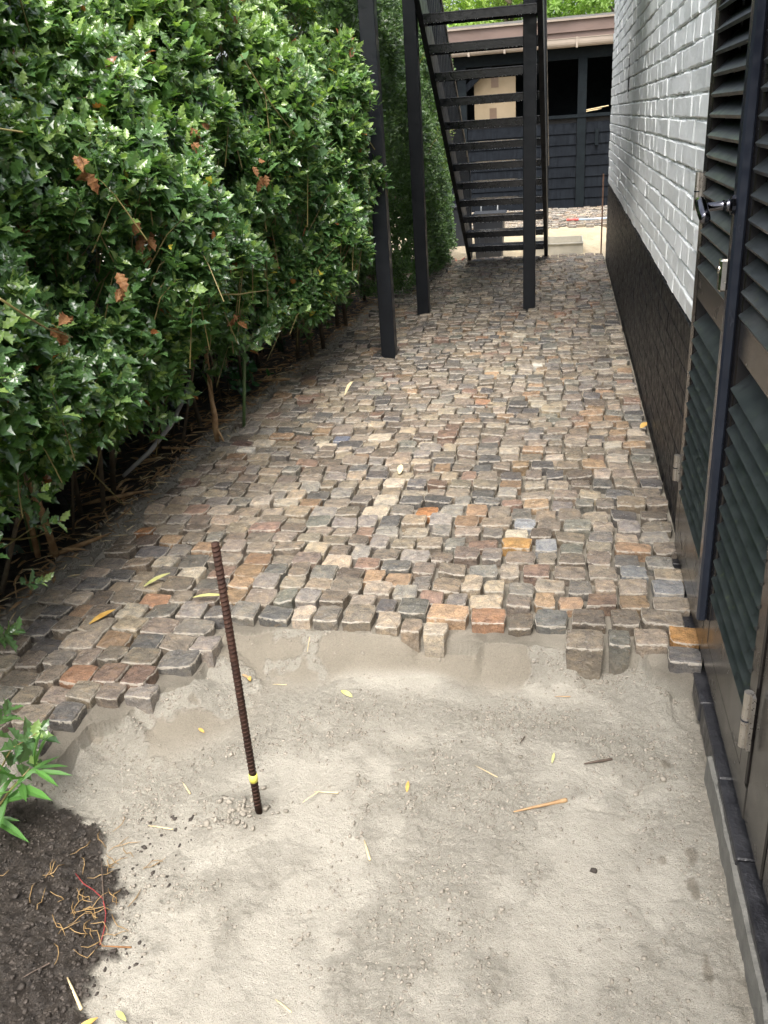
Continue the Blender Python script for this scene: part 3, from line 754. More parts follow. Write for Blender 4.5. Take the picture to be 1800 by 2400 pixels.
# drops hanging under the treads (wet)
dr = []
for i in range(0, 12):
    yy = 7.82+.277*i; zz = 2.39-.2*i
    if zz < .1: continue
    for k in range(26):
        x_ = random.uniform(XLs+.03, XRs-.03); dr.append((x_, yy+.004, zz-.069))
dr = np.array(dr); V = np.repeat(LV[None], len(dr), 0)*.0028; V[:, :, 2] *= 1.5; V += dr[:, None]
M_water = simple('water_drop', (.8, .85, .9), (.8, .85, .9), .03, 5, (), spec=.9)
link_mesh('water_drops', np_mesh('water_drops', V.reshape(-1, 3), (LF[None]+(np.arange(len(dr))*12)[:, None, None]).reshape(-1, 3), M_water), stair, kind='stuff')

# ------------------------------------------------------------------ shed in the background
SY = 17.6
shed = empty('shed', (-.5, SY, 0), label='black timber shed with brown fascia and open front beyond the staircase', cat='shed')
MB().box((-5.0, SY-.30, 2.86), (2.5, SY-.27, 3.04)).build('fascia', M_fascia, shed)
MB().box((-5.0, SY-.345, 3.035), (2.5, SY-.26, 3.065)).build('roof_trim', M_gutter, shed)
MB().box((-5.0, SY-.262, 2.72), (2.5, SY-.235, 2.86)).build('lower_fascia', M_fascia, shed)
g = MB(); prof = [(SY-.26+.0, 2.75), (SY-.26, 2.70)] + [(SY-.325+.062*math.cos(t), 2.695+.075*math.sin(t)*1.0) for t in np.linspace(0, -math.pi, 9)] + [(SY-.387, 2.76), (SY-.395, 2.765), (SY-.395, 2.755)]
g.prism(prof, 0, -5.0, 2.5); gut = g.build('gutter', M_gutter, shed)
for xx in (-4.2, -3.0, -1.75, -1.12, .12, 1.4):
    MB().box((xx, SY-.402, 2.61), (xx+.035, SY-.26, 2.775)).build('gutter_bracket', M_gutter, gut)
MB().prism([(SY-.3, 3.03), (SY+4.2, 3.45), (SY+4.2, 3.5), (SY-.3, 3.07)], 0, -5.1, 2.6).build('roof', M_roof, shed)
MB().box((-5, SY+2.8, -.2), (2.5, SY+2.9, 3.3)).build('back_wall', M_shedpost, shed)
MB().box((-5.06, SY-.1, -.2), (-5.0, SY+2.8, 3.3)).build('side_wall', M_shedpost, shed)
MB().box((2.5, SY-.1, -.2), (2.56, SY+2.8, 3.3)).build('side_wall', M_shedpost, shed)
MB().box((-5, SY-.06, 2.45), (2.5, SY+.06, 2.62)).build('lintel', M_shedpost, shed)
for xx in (-4.3, -1.98, .175, 2.2):
    MB().box((xx, SY-.075, -.12), (xx+.155, SY+.08, 2.46)).build('post', M_shedpost, shed)
MB().box((-5, SY-.09, 1.50), (2.5, SY+.10, 1.555)).build('sill_beam', M_shedpost, shed)
for (pz) in range(8):
    z0_ = -.07 + .186*pz
    for (xa, xb) in ((-5, -4.3), (-4.14, -1.98), (-1.82, .17), (.335, 2.2)):
        # board in shiplap: lower edge proud
        xx0 = xa
        while xx0 < xb-.01:
            xx1 = min(xb, xx0 + random.uniform(.9, 1.3))
            MB().prism([(SY-.052, z0_+.006), (SY-.034, z0_+.182), (SY-.01, z0_+.182), (SY-.01, z0_+.006)], 0, xx0+.002, xx1-.003).build('plank', M_shed, shed)
            xx0 = xx1
MB().box((-5, SY-.009, -.1), (2.5, SY+.0, 1.49)).build('wall_lining', M_void, shed)
br = MB(); br.prism([(-1.98, 1.92), (-1.98, 2.06), (-1.50, 2.44), (-1.36, 2.44)], 1, SY-.05, SY+.05); br.build('brace', M_shed, shed)
MB().box((.50, SY-.12, 1.02), (.56, SY-.055, 1.30)).build('hook', M_shedpost, shed)
# board leaning on the sill inside
bd = empty('board', (-1.3, SY+.2, 1.56), label='beige board with brown tape leaning inside the open shed front', cat='board')
MB().box((-1.70, SY+.15, 1.556), (-.94, SY+.19, 2.40)).build('sheet', M_board, bd)
for (a, b_, c_, d_) in ((-1.385, -1.25, 2.10, 2.38), (-1.42, -1.29, 1.56, 1.76)):
    MB().box((a, SY+.143, c_), (b_, SY+.149, d_)).build('tape', M_tape, bd)
lt = empty('batten', (.3, SY-.1, 1.6), label='pale strips of wood lying on the shed sill near the white wall', cat='timber')
MB().tube([(.22, SY-.02, 1.60), (.72, SY-.05, 1.66)], .008, 6).build('strip', M_straw, lt)
MB().tube([(.30, SY-.06, 1.585), (.60, SY-.02, 1.62)], .009, 6).build('strip', M_straw, lt)

# ------------------------------------------------------------------ things between stair and shed
b = empty('wheelie_bin', (-.98, 12.1, -.15), label='black wheeled refuse bin standing on the sand behind the staircase', cat='bin')
bm_ = MB()
P = [(-1.16, 11.92, -.15), (-.83, 11.92, -.15), (-.83, 12.28, -.15), (-1.16, 12.28, -.15), (-1.195, 11.87, .42), (-.795, 11.87, .42), (-.795, 12.36, .42), (-1.195, 12.36, .42)]
bm_.add(P, [(0,3,2,1), (4,5,6,7), (0,1,5,4), (1,2,6,5), (2,3,7,6), (3,0,4,7)]); bm_.build('body', M_bin, b)
for k in range(5): 
    xx = -1.12+.06*k; MB().box((xx, 11.888, -.05), (xx+.012, 11.905, .30)).build('rib', M_bin, b)
MB().box((-1.215, 11.85, .421), (-.775, 12.38, .455), .012).build('lid', M_bin, b)
MB().tube([(-1.12, 12.32, .45), (-1.12, 12.36, .53), (-.90, 12.36, .53), (-.90, 12.32, .45)], .013, 8).build('handle', M_greybox, b, smooth=True)
MB().tube([(-.79, 11.88, .40), (-.74, 11.90, .395)], .018, 8).build('hinge_pin', M_bin, b)

rod = empty('iron_rod', (.475-.035, 11.36, -.15), label='thin rusty rod upright at the far end of the white wall', cat='rod')
MB().tube([(.440, 11.36, -.18), (.437, 11.36, .90)], .009, 8).build('bar', M_rust2, rod)

tr = empty('trough', (0, 12.6, -.15), label='shallow pale metal trough on the sand past the path end', cat='trough')
t0, t1, u0_, u1_ = -.55, .235, 12.1, 12.75
MB().box((t0, u0_, -.165), (t1, u1_, -.15)).build('base', M_trough, tr)
MB().box((t0, u0_, -.149), (t1, u0_+.02, .01)).build('side', M_trough, tr)
MB().box((t0, u1_-.02, -.149), (t1, u1_, .03)).build('side', M_trough, tr)
MB().box((t1-.015, u0_+.021, -.149), (t1, u1_-.021, .03)).build('end', M_trough, tr)
MB().box((t0, u0_+.021, -.149), (t0+.015, u1_-.021, .03)).build('end', M_trough, tr)
MB().box((t0, u0_-.02, .011), (t1+.005, u0_+.022, .022)).build('rim', M_trough, tr)

hs = empty('garden_hose', (.3, 14.9, 0), label='pale blue garden hose with red connector lying on the old paving', cat='hose')
MB().tube([(.21, 14.95, .01), (.45, 14.93, .01), (.8, 15.0, .01)], .013, 8).build('hose', M_bluehose, hs, smooth=True)
MB().tube([(.02, 14.97, .012), (.05, 14.97, .012), (.06, 14.965, .012), (.15, 14.96, .012), (.16, 14.955, .012), (.21, 14.95, .012)], [.016, .022, .017, .017, .024, .018], 10).build('connector', M_redplastic, hs)

gb = empty('crate', (-1.68, 11.45, -.1), label='small grey plastic crate half hidden behind the second tall post', cat='crate')
MB().box((-1.80, 11.4, -.16), (-1.56, 11.7, .07), .01).build('shell', M_greybox, gb)
MB().box((-1.82, 11.38, .071), (-1.54, 11.72, .095), .006).build('rim', M_greybox, gb)
MB().tube([(-1.69+.06*math.cos(a), 11.385, -.03+.06*math.sin(a)) for a in np.linspace(0, 6.283, 13)], .009, 6).build('wheel_ring', M_bin, gb)
net = MB()
for k in range(22):
    a = random.uniform(-1.50, -1.28); c_ = random.uniform(11.42, 11.7)
    net.tube([(a, c_, -.13+random.random()*.05), (a+random.uniform(-.05, .05), c_+random.uniform(-.04, .04), -.09+random.random()*.07), (a+random.uniform(-.09, .09), c_, -.13)], .005, 4)
tag(net.build('netting', M_redplastic), 'scrap of red netting on the sand at the foot of the far hedge', 'netting')
bn = empty('planter', (-1.7, 13.4, -.15), label='dark blue box standing on the sand between far hedge and stair', cat='box')
MB().box((-1.72, 13.3, -.16), (-1.42, 13.7, .42), .01).build('body', M_bin, bn); MB().box((-1.74, 13.28, .421), (-1.40, 13.72, .45), .006).build('lid', M_bin, bn)

# ------------------------------------------------------------------ foliage
def holly_leaf_template():
    """length 1 along +y, spiny outline, folded at midrib, spines alternately up and down"""
    L = [(0.0, 0.0, 0.0)]
    mid = [(0, .0, 0), (0, .25, .02), (0, .5, .03), (0, .75, .015), (0, 1.06, -.05)]
    side = [(.11, .12, .03), (.25, .24, .10), (.19, .36, .05), (.30, .50, .11), (.18, .62, .05), (.22, .76, .09), (.09, .88, .02)]
    V = mid + side + [(-x, y_, z_) for x, y_, z_ in side]
    T = []
    for s_, o in ((1, 5), (-1, 12)):
        q = [(0, o, 1), (o, o+1, 1), (o+1, o+2, 1), (1, o+2, 2), (o+2, o+3, 2), (o+3, o+4, 2), (2, o+4, 3), (o+4, o+5, 3), (o+5, o+6, 3), (3, o+6, 4)]
        T += [t if s_ > 0 else (t[0], t[2], t[1]) for t in q]
    return np.array(V, float), np.array(T)
def plain_leaf_template(w=.22):
    V = [(0, 0, 0), (w, .35, .05), (w*.8, .7, .04), (0, 1, -.04), (-w*.8, .7, .04), (-w, .35, .05), (0, .5, .0)]
    T = [(0, 1, 6), (1, 2, 6), (2, 3, 6), (3, 4, 6), (4, 5, 6), (5, 0, 6)]
    return np.array(V, float), np.array(T)
HLV, HLT = holly_leaf_template()
PLV, PLT = plain_leaf_template(.24)
def frames(d, n):
    """rotation matrices with local y along d and local z near n"""
    d = d/np.linalg.norm(d, axis=1, keepdims=True)
    x = np.cross(d, n); x /= (np.linalg.norm(x, axis=1, keepdims=True)+1e-9); z_ = np.cross(x, d)
    return np.stack([x, d, z_], 2)
def sprigs(pos, axis, rng, nleaf, slen, lsize):
    """leaves in a spiral along each sprig; returns leaf origin, matrix, size, tip factor"""
    n = len(pos); t = (np.arange(nleaf)+.5)/nleaf
    axis = axis/np.linalg.norm(axis, axis=1, keepdims=True)
    ref = rng.normal(size=(n, 3)); a = np.cross(axis, ref); a /= np.linalg.norm(a, axis=1, keepdims=True); b_ = np.cross(axis, a)
    ph = rng.random((n, 1))*6.283 + np.arange(nleaf)[None]*2.4 + rng.normal(0, .25, (n, nleaf))
    sl = slen*(.7+.6*rng.random((n, 1)))
    o = pos[:, None] + axis[:, None]*(t[None, :, None]-1)*sl[:, :, None]
    rad = a[:, None]*np.cos(ph)[..., None] + b_[:, None]*np.sin(ph)[..., None]
    tip = np.broadcast_to(t[None, :], (n, nleaf))
    el = .25 + 1.1*tip**2 + rng.normal(0, .2, (n, nleaf))
    d = rad + axis[:, None]*el[..., None]
    nn = axis[:, None] - rad*.35 + rng.normal(0, .25, (n, nleaf, 3)) + np.array([.1, -.15, .7])
    M = frames(d.reshape(-1, 3), nn.reshape(-1, 3))
    s_ = lsize*(.62+.6*rng.random((n, nleaf)))*(.8+.4*rng.random((n, 1)))*(1-.38*tip**3)
    return o.reshape(-1, 3), M, s_.reshape(-1), tip.reshape(-1)
def leaves_mesh(name, o, M, s_, col, tmpl, mat, rng):
    LVt, LTt = tmpl; n = len(o); k = len(LVt)
    bend = rng.normal(0, .10, (n, 1))
    P_ = np.repeat(LVt[None], n, 0).copy()
    P_[:, :, 2] += bend*P_[:, :, 1]**2 - .02
    P_[:, :, 0] *= (.85+.3*rng.random((n, 1)))
    P_ = P_*s_[:, None, None]
    W = np.einsum('nij,nkj->nki', M, P_) + o[:, None]
    T = (LTt[None]+(np.arange(n)*k)[:, None, None]).reshape(-1, 3)
    c = np.ones((n, k, 4)); c[:, :, :3] = col[:, None]
    return np_mesh(name, W.reshape(-1, 3), T, mat, col=c.reshape(-1, 4), smooth=False)

def hash3(p, sc, seed): # cheap 3d noise by summing 2d slices
    return (vn(p[:, 1], p[:, 2], sc, seed) + vn(p[:, 0]*1.3+p[:, 1], p[:, 2]*1.1-p[:, 0], sc*1.1, seed+3))/2

# ---- near holly hedge
def hedge_face(y_, z_):
    """x of the leafy face"""
    f = -1.60 + .30*sst(3.6, 6.2, y_)*1.0
    f = f - .16*sst(1.2, .45, z_) - .45*sst(1.7, 3.0, z_)
    return f
def hedge_bottom(y_):
    return .46 + .24*vn(y_, y_*0, 1.7, 200) - .06*sst(3.6, 5.4, y_) - .16*sst(3.0, 2.4, y_) + .12*vn(y_, y_*0, 5, 201)
rh = np.random.default_rng(11)
NS = 18000
yy = rh.uniform(1.0, 6.35, NS); zz = .1 + 3.0*rh.random(NS)**.9
dep = rh.exponential(.13, NS); dep = np.minimum(dep, .75)
lumpy = (hash3(np.stack([yy*0, yy, zz], 1), 2.2, 210)-.5)*.50 + (hash3(np.stack([yy*0, yy, zz], 1), 7.0, 215)-.5)*.16
xx = hedge_face(yy, zz) - dep + lumpy - .02
zb = hedge_bottom(yy) - .25*sst(.15, .5, dep) + rh.normal(0, .04, NS)
end = 6.36 - .25*sst(1.0, .4, zz)+.1*(vn(zz, zz*0, 5, 220)-.5)
dens = hash3(np.stack([xx, yy, zz], 1), 4.6, 230)
front = (Vector((0, 0, 0)),)
k_ = (zz > zb) & (yy < end) & (dens > .33 + .08*rh.random(NS)) & ~((yy < 1.9) & (xx > -1.72))
pos = np.stack([xx, yy, zz], 1)[k_]; dk = dep[k_]
ax = np.stack([.70+rh.normal(0, .38, k_.sum()), -.25+rh.normal(0, .45, k_.sum()), .75+rh.normal(0, .38, k_.sum())], 1)
ax[:, 2] -= .5*sst(.9, .4, pos[:, 2])
# end face of the hedge turns toward +y
# sprigs reaching out of the hedge: hand placed
extra = [((-1.24, 6.05, 1.86), (.8, -.1, .5)), ((-1.26, 6.1, 1.56), (.9, 0, .2)), ((-1.28, 6.0, 1.72), (.8, -.2, .3)), ((-1.60, 4.35, .60), (.9, .3, .05)), ((-1.68, 3.1, .74), (.8, .3, .1)), ((-1.62, 2.75, .62), (.8, .2, .2)),
         ((-1.70, 2.45, .42), (.8, .3, .1)), ((-1.72, 2.3, .26), (.7, .3, 0)), ((-1.66, 2.35, .58), (.8, .2, .2)), ((-1.43, 1.73, .10), (.8, .35, .45)), ((-1.45, 1.70, .02), (.9, .2, .1)), ((-1.40, 1.68, .14), (.8, .1, .5)), ((-1.52, 1.75, .16), (.5, .5, .6)), ((-1.74, 2.15, .16), (.8, .3, .1)), ((-1.9, 2.3, .05), (.8, .4, .2)),
         ((-1.45, 5.2, .75), (.8, .2, .1)), ((-1.5, 5.0, .62), (.7, .3, 0)), ((-1.38, 5.7, .95), (.8, .2, .1))]
epos = np.array([e[0] for e in extra]); eax = np.array([e[1] for e in extra])
pos = np.concatenate([epos, pos]); ax = np.concatenate([eax, ax]); dk = np.concatenate([np.zeros(len(extra)), dk])
NL = 9
o, M, s_, tip = sprigs(pos, ax, rh, NL, .090, .066)
n = len(o); dl = np.repeat(dk, NL); sp_rand = np.repeat(rh.random(len(pos)), NL)
young_skylit = np.clip(sst(.5, 1, tip)*(sp_rand > .4) + .7*sst(1.2, 2.6, o[:, 2])*np.repeat(rh.random(len(pos)), NL), 0, 1)  # paler new growth at tips; higher up, sky light put into the colour
dark = np.array([.086, .172, .056]); lite = np.array([.29, .41, .11]); blu = np.array([.085, .165, .10])
col = dark[None]*(1-young_skylit[:, None]) + lite[None]*young_skylit[:, None]
col = col*(1-.3*sp_rand[:, None]) + blu[None]*.3*sp_rand[:, None]
col *= (.75+.5*rh.random((n, 1)))
yel = rh.random(n) < .004; col[yel] = (.45, .38, .06)
brn = rh.random(n) < .005; col[brn] = (.26, .10, .04)
hedge = empty('holly_hedge', (-2.2, 3.6, 0), label='dense glossy holly hedge with spiny leaves filling the left side', cat='hedge')
# the leaves that show largest become objects
dist = np.linalg.norm(o-np.array([0, 0, CAM_H]), axis=1)
vis = np.array([inframe(p, -10) for p in o[:20000]] + [False]*(n-20000)) if n > 20000 else np.array([inframe(p, -10) for p in o])
R3 = np.array([RT[:], UP[:], FW[:]]); cc = (o-np.array([0, 0, CAM_H])) @ R3.T
ux = 900+F_PX*cc[:, 0]/np.maximum(cc[:, 2], .1); uy = 1200-F_PX*cc[:, 1]/np.maximum(cc[:, 2], .1)
vis = (ux > 5) & (ux < 1795) & (uy > 5) & (uy < 2395) & (cc[:, 2] > .3) & (dl < .06)
score = np.where(vis, s_/dist, 0); order = np.argsort(-score); solo = order[:300]; rest = np.setdiff1d(np.arange(n), solo)
variants = []
for vi in range(14):
    j = solo[vi*20]; c = np.ones((len(HLV), 4)); c[:, :3] = col[j]
    V = HLV.copy(); V[:, 2] += rh.normal(0, .10)*V[:, 1]**2; V[:, 0] *= .85+.3*rh.random()
    variants.append(np_mesh('leaf', V, HLT, M_holly, col=c, smooth=False))
for ii, j in enumerate(solo):
    ob = bpy.data.objects.new('leaf', variants[ii % 14]); C.objects.link(ob); ob.parent = hedge
    mm = Matrix([list(r)+[0] for r in (M[j]*s_[j])]+[[0, 0, 0, 1]]); mm.translation = Vector(o[j])
    ob.matrix_parent_inverse = Matrix.Translation(hedge.location).inverted(); ob.matrix_basis = mm
link_mesh('foliage', leaves_mesh('foliage', o[rest], M[rest], s_[rest], col[rest], (HLV, HLT), M_holly, rh), hedge, kind='stuff')
# twigs under the sprigs and long arching branches
tw = MB()
for i in rh.choice(len(pos), 2600, replace=False):
    if dk[i] > .35: continue
    p = Vector(pos[i]); a = Vector(ax[i]).normalized()
    q = p - a*rh.uniform(.14, .30) + Vector((0, 0, -.05)); mdl = p - a*.1
    tw.tube([q, mdl, p], [.0028, .0022, .0012], 4, cap=False)
tw.build('twigs', M_gtwig, hedge, smooth=True, fix=False, kind='stuff')
for i in range(46):
    y_ = rh.uniform(1.2, 6.2); x_ = rh.uniform(-2.7, -2.12); h = rh.uniform(.8, 2.2)
    p0 = Vector((x_, y_, gz(x_, y_)-.03)); p3 = Vector((x_+rh.uniform(-.05, .45), y_+rh.uniform(-.3, .3), h))
    p1 = p0.lerp(p3, .35)+Vector((rh.normal(0, .04), rh.normal(0, .04), 0)); p2 = p0.lerp(p3, .7)+Vector((rh.normal(0, .05), rh.normal(0, .05), 0))
    r = rh.uniform(.006, .016)
    MB().tube([p0, p1, p2, p3], [r, r*.85, r*.6, r*.3], 6).build('branch', M_branch, hedge, smooth=True, fix=False)
# bare arching twigs low in the shade
for i in range(12):
    y_ = rh.uniform(1.9, 5.6); z_ = rh.uniform(.25, .75); x_ = rh.uniform(-2.5, -2.1)
    pts = [Vector((x_, y_, z_))]
    d = Vector((.7+rh.normal(0, .2), rh.normal(-.2, .5), rh.normal(.1, .25)))
    for k in range(4): pts.append(pts[-1]+d*.13); d += Vector((rh.normal(0, .1), rh.normal(0, .15), rh.normal(.04, .1)))
    MB().tube(pts, [.006, .005, .004, .003, .0015], 5).build('branch', M_gtwig, hedge, smooth=True, fix=False)

# deep inner foliage added to close the view, inner shade put into its colour
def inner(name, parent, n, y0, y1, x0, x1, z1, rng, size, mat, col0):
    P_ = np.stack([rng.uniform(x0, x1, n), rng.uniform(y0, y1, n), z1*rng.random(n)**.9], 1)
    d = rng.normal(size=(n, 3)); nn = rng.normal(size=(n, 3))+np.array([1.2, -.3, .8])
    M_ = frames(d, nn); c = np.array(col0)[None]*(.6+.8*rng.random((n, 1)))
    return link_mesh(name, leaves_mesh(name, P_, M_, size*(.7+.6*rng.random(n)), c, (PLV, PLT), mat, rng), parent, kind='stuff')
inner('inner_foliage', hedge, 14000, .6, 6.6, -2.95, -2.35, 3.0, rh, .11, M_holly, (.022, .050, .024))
inner('dark_backing_leaves', hedge, 9000, .6, 8.5, -3.1, -2.5, .9, rh, .10, M_holly, (.018, .042, .020))  # added backing leaves, coloured dark, hiding the bright ground beyond

# ---- far evergreen hedge
hedge2 = empty('evergreen_hedge', (-2.0, 9, 0), label='dense small leaved evergreen hedge behind the tall black posts', cat='hedge')
N2 = 26000
yy = rh.uniform(6.3, 12.6, N2); zz = .03+3.4*rh.random(N2)
dep = np.minimum(rh.exponential(.10, N2), .6)
face = -1.43 - .5*sst(1.35, .8, zz)*sst(9.4, 8.2, yy) - .10*sst(1.8, 3.2, zz) - .08*sst(11, 12.4, yy)
lumpy = (hash3(np.stack([yy*0, yy, zz], 1), 2.6, 310)-.5)*.26
xx = face-dep+lumpy
dens = hash3(np.stack([xx, yy, zz], 1), 5, 330)
k_ = (dens > .30) & (zz > .05+.5*sst(9.0, 7.5, yy)*rh.random(N2))
pos2 = np.stack([xx, yy, zz], 1)[k_]
ax2 = np.stack([.7+rh.normal(0, .4, k_.sum()), -.35+rh.normal(0, .4, k_.sum()), .5+rh.normal(0, .4, k_.sum())], 1)
o2, M2, s2, tip2 = sprigs(pos2, ax2, rh, 6, .095, .052)
c2 = np.array([.075, .14, .045])[None]*(1-.6*sst(.5, 1, tip2)[:, None]) + np.array([.12, .20, .055])[None]*.6*sst(.5, 1, tip2)[:, None]
c2 *= (.7+.6*rh.random((len(o2), 1)))
link_mesh('foliage', leaves_mesh('foliage', o2, M2, s2, c2, (PLV, PLT), M_ever, rh), hedge2, kind='stuff')
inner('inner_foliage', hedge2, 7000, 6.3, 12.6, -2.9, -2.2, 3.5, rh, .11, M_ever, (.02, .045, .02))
for i in range(34):
    y_ = rh.uniform(6.2, 12.3); x_ = rh.uniform(-2.3, -1.85); h = rh.uniform(1.0, 2.4)
    MB().tube([(x_, y_, -.02), (x_+rh.normal(0, .05), y_+rh.normal(0, .05), h*.5), (x_+rh.uniform(-.1, .3), y_+rh.normal(0, .2), h)], [.018, .013, .006], 6).build('branch', M_branch, hedge2, smooth=True, fix=False)

# light sprigs growing through the stair railing
vine = empty('climbing_shoot', (-1.28, 9.8, 0), label='yellow green leafy shoot growing through the left stair railing', cat='plant')
vp, va = [], []
for (x_, y_, z_, q, dx) in ((-1.22, 9.3, 1.52, 9, .5), (-1.12, 9.3, 1.46, 8, .8), (-1.2, 9.4, 1.34, 5, .5), (-1.24, 9.1, 2.25, 6, .4), (-1.2, 9.5, 1.20, 4, .4)):
    for k in range(q): vp.append((x_+rh.normal(0, .05), y_+rh.normal(0, .03), z_+rh.normal(0, .035))); va.append((dx, rh.normal(0, .4), .5+rh.normal(0, .3)))
ov, Mv, sv, tv = sprigs(np.array(vp), np.array(va), rh, 4, .05, .036)
cv = np.array([.22, .30, .07])[None]*(.8+.4*rh.random((len(ov), 1)))
link_mesh('foliage', leaves_mesh('foliage', ov, Mv, sv, cv, (PLV, PLT), M_tree, rh), vine, kind='stuff')
MB().tube([(-1.42, 9.2, 1.2), (-1.3, 9.25, 1.42), (-1.2, 9.3, 1.5), (-1.08, 9.3, 1.52)], [.005, .004, .003, .002], 5).build('stem', M_gtwig, vine, smooth=True)
MB().tube([(-1.45, 9.1, 2.0), (-1.33, 9.1, 2.2), (-1.22, 9.1, 2.28)], [.004, .003, .002], 5).build('stem', M_gtwig, vine, smooth=True)

# ---- trees behind the shed
def tree(x_, y_, h, r, label, seed, base, nsp=3400):
    rg = np.random.default_rng(seed)
    t = empty('tree', (x_, y_, 0), label=label, cat='tree', group='trees behind the shed')
    pts = [(x_, y_, -.3), (x_+.1, y_, h*.3), (x_-.1, y_+.1, h*.6), (x_, y_, h*.92)]
    MB().tube(pts, [.2, .16, .1, .03], 9).build('trunk', M_branch, t, smooth=True)
    for k in range(9):
        a = rg.random()*6.28; z0_ = h*rg.uniform(.3, .75); L = r*rg.uniform(.6, .95)
        MB().tube([(x_, y_, z0_), (x_+math.cos(a)*L*.5, y_+math.sin(a)*L*.5, z0_+.35*L), (x_+math.cos(a)*L, y_+math.sin(a)*L, z0_+.6*L)], [.07, .045, .015], 6).build('limb', M_branch, t, smooth=True)
    cl = rg.normal(size=(46, 3)); cl /= np.linalg.norm(cl, axis=1, keepdims=True); cl *= (rg.random((46, 1))**.4)*np.array([r, r, h*.42]); cl += np.array([x_, y_, h*.58])
    ci = rg.integers(0, 46, nsp); d = rg.normal(size=(nsp, 3)); d /= np.linalg.norm(d, axis=1, keepdims=True)
    p = cl[ci] + d*(.30+.45*rg.random((nsp, 1)))*r*.36
    a_ = d + np.array([0, 0, .3])
    o_, M_, s__, tp = sprigs(p, a_, rg, 7, .22, .11)
    shade = np.repeat(rg.random(46)[ci], 7)
    c_ = np.array(base)[None]*(.65+.7*shade[:, None])*(.8+.4*rg.random((len(o_), 1)))
    link_mesh('crown', leaves_mesh('crown', o_, M_, s__, c_, (PLV, PLT), M_tree, rg), t, kind='stuff')
tree(-4.2, 22.5, 6.2, 2.4, 'bright green leafy tree above the left end of the shed roof', 1, (.19, .31, .06))
tree(-1.3, 22.8, 6.5, 2.3, 'yellow green tree seen over the shed roof between the stair treads', 2, (.25, .36, .08))
tree(1.3, 22.4, 6.3, 2.3, 'bright green tree over the shed roof beside the white wall', 3, (.20, .33, .06))
tree(0.0, 26.5, 8.5, 3.4, 'taller darker tree standing behind the others over the shed', 4, (.07, .13, .035), 4200)
tree(-6.5, 26, 8.5, 3.4, 'tall darker tree at the far left behind the hedge', 5, (.07, .13, .035), 3600)

# ------------------------------------------------------------------ rusty rebar with yellow tape
bar = empty('rebar', (-.808, 1.732, -.12), label='rusty ribbed iron bar upright in the sand with yellow tape near its foot', cat='rebar')
BR = .0098; bz0, bz1 = -.16, .716
MB().tube([(-.808, 1.732, bz0), (-.808, 1.732, bz1)], BR, 14).build('bar', M_rust, bar, smooth=True)
rb_ = MB(); zz = -.10
while zz < bz1-.012:
    for s0 in (0, math.pi):
        pts = [(-.808+(BR+.0002)*math.cos(s0+t), 1.732+(BR+.0002)*math.sin(s0+t), zz+.007*(t/math.pi) + (0 if s0 == 0 else .006)) for t in np.linspace(.15, math.pi-.15, 7)]
        rb_.tube(pts, [.0004, .0016, .0021, .0022, .0021, .0016, .0004], 5)
    zz += .0125
rb_.build('ribs', M_rust, bar, smooth=True, kind='stuff')
MB().tube([(-.808, 1.732, -.012), (-.808, 1.732, .0), (-.808, 1.732, .012)], [.0118, .0122, .0118], 14).build('tape', M_yellow, bar, smooth=True)

# ------------------------------------------------------------------ bamboo canes, shoots, stem
def cane(x_, y_, x2, y2, z2, r, label, nodes=.27, mat=None):
    z0_ = gz(x_, y_)-.03
    c_ = empty('bamboo_cane', (x_, y_, z0_), label=label, cat='bamboo cane', group='bamboo canes in the hedge')
    pts, rr_ = [], []; L = z2-z0_; k = 0; z_ = 0
    while z_ < L:
        for dz, f in ((0, 1.0), (nodes*.93, 1.0), (nodes*.965, 1.22), (nodes*.985, .96)):
            t = (z_+dz)/L; pts.append((x_+(x2-x_)*t, y_+(y2-y_)*t, z0_+z_+dz)); rr_.append(r*f)
        z_ += nodes
    MB().tube(pts, rr_, 9).build('cane', mat or M_cane, c_, smooth=True)
    return c_
cane(-1.90, 4.72, -1.66, 5.25, 2.9, .0105, 'green bamboo cane standing upright through the middle of the holly hedge')
cane(-2.28, 3.05, -2.25, 3.1, 2.2, .022, 'thick green bamboo cane low at the left edge of the hedge')
cane(-2.24, 3.0, -2.25, 3.05, 1.0, .013, 'brown bamboo stump at the left between holly leaves and soil', mat=M_sheath)
cane(-2.16, 3.02, -2.24, 3.0, .9, .016, 'brown ringed bamboo stump behind the lowest holly leaves on the left', mat=M_sheath)
cane(-2.14, 4.87, -2.14, 4.9, .55, .013, 'brown bamboo stump with papery sheath beside the green cane', mat=M_sheath)
sh = empty('bamboo_shoot', (-1.99, 4.52, 0), label='pointed brown bamboo shoot at the path edge under the green cane', cat='bamboo shoot')
MB().tube([(-1.99, 4.52, -.04), (-1.99, 4.52, .05), (-1.985, 4.53, .12), (-2.0, 4.55, .22), (-2.02, 4.58, .33)], [.013, .019, .017, .012, .002], 9).build('sheath', M_sheath, sh, smooth=True)
MB().tube([(-1.97, 4.50, .05), (-1.94, 4.48, .0), (-1.93, 4.48, -.04)], [.006, .008, .002], 6).build('side_shoot', M_sheath, sh, smooth=True)
stem = MB().tube([(-2.22, 3.80, .035), (-2.16, 4.0, .09), (-2.13, 4.25, .16), (-2.17, 4.5, .20), (-2.24, 4.85, .27)], [.010, .013, .013, .012, .010], 9).build('grey_stem', M_pipe, smooth=True)
tag(stem, 'smooth grey stem lying slanted on the soil beneath the holly', 'stem')

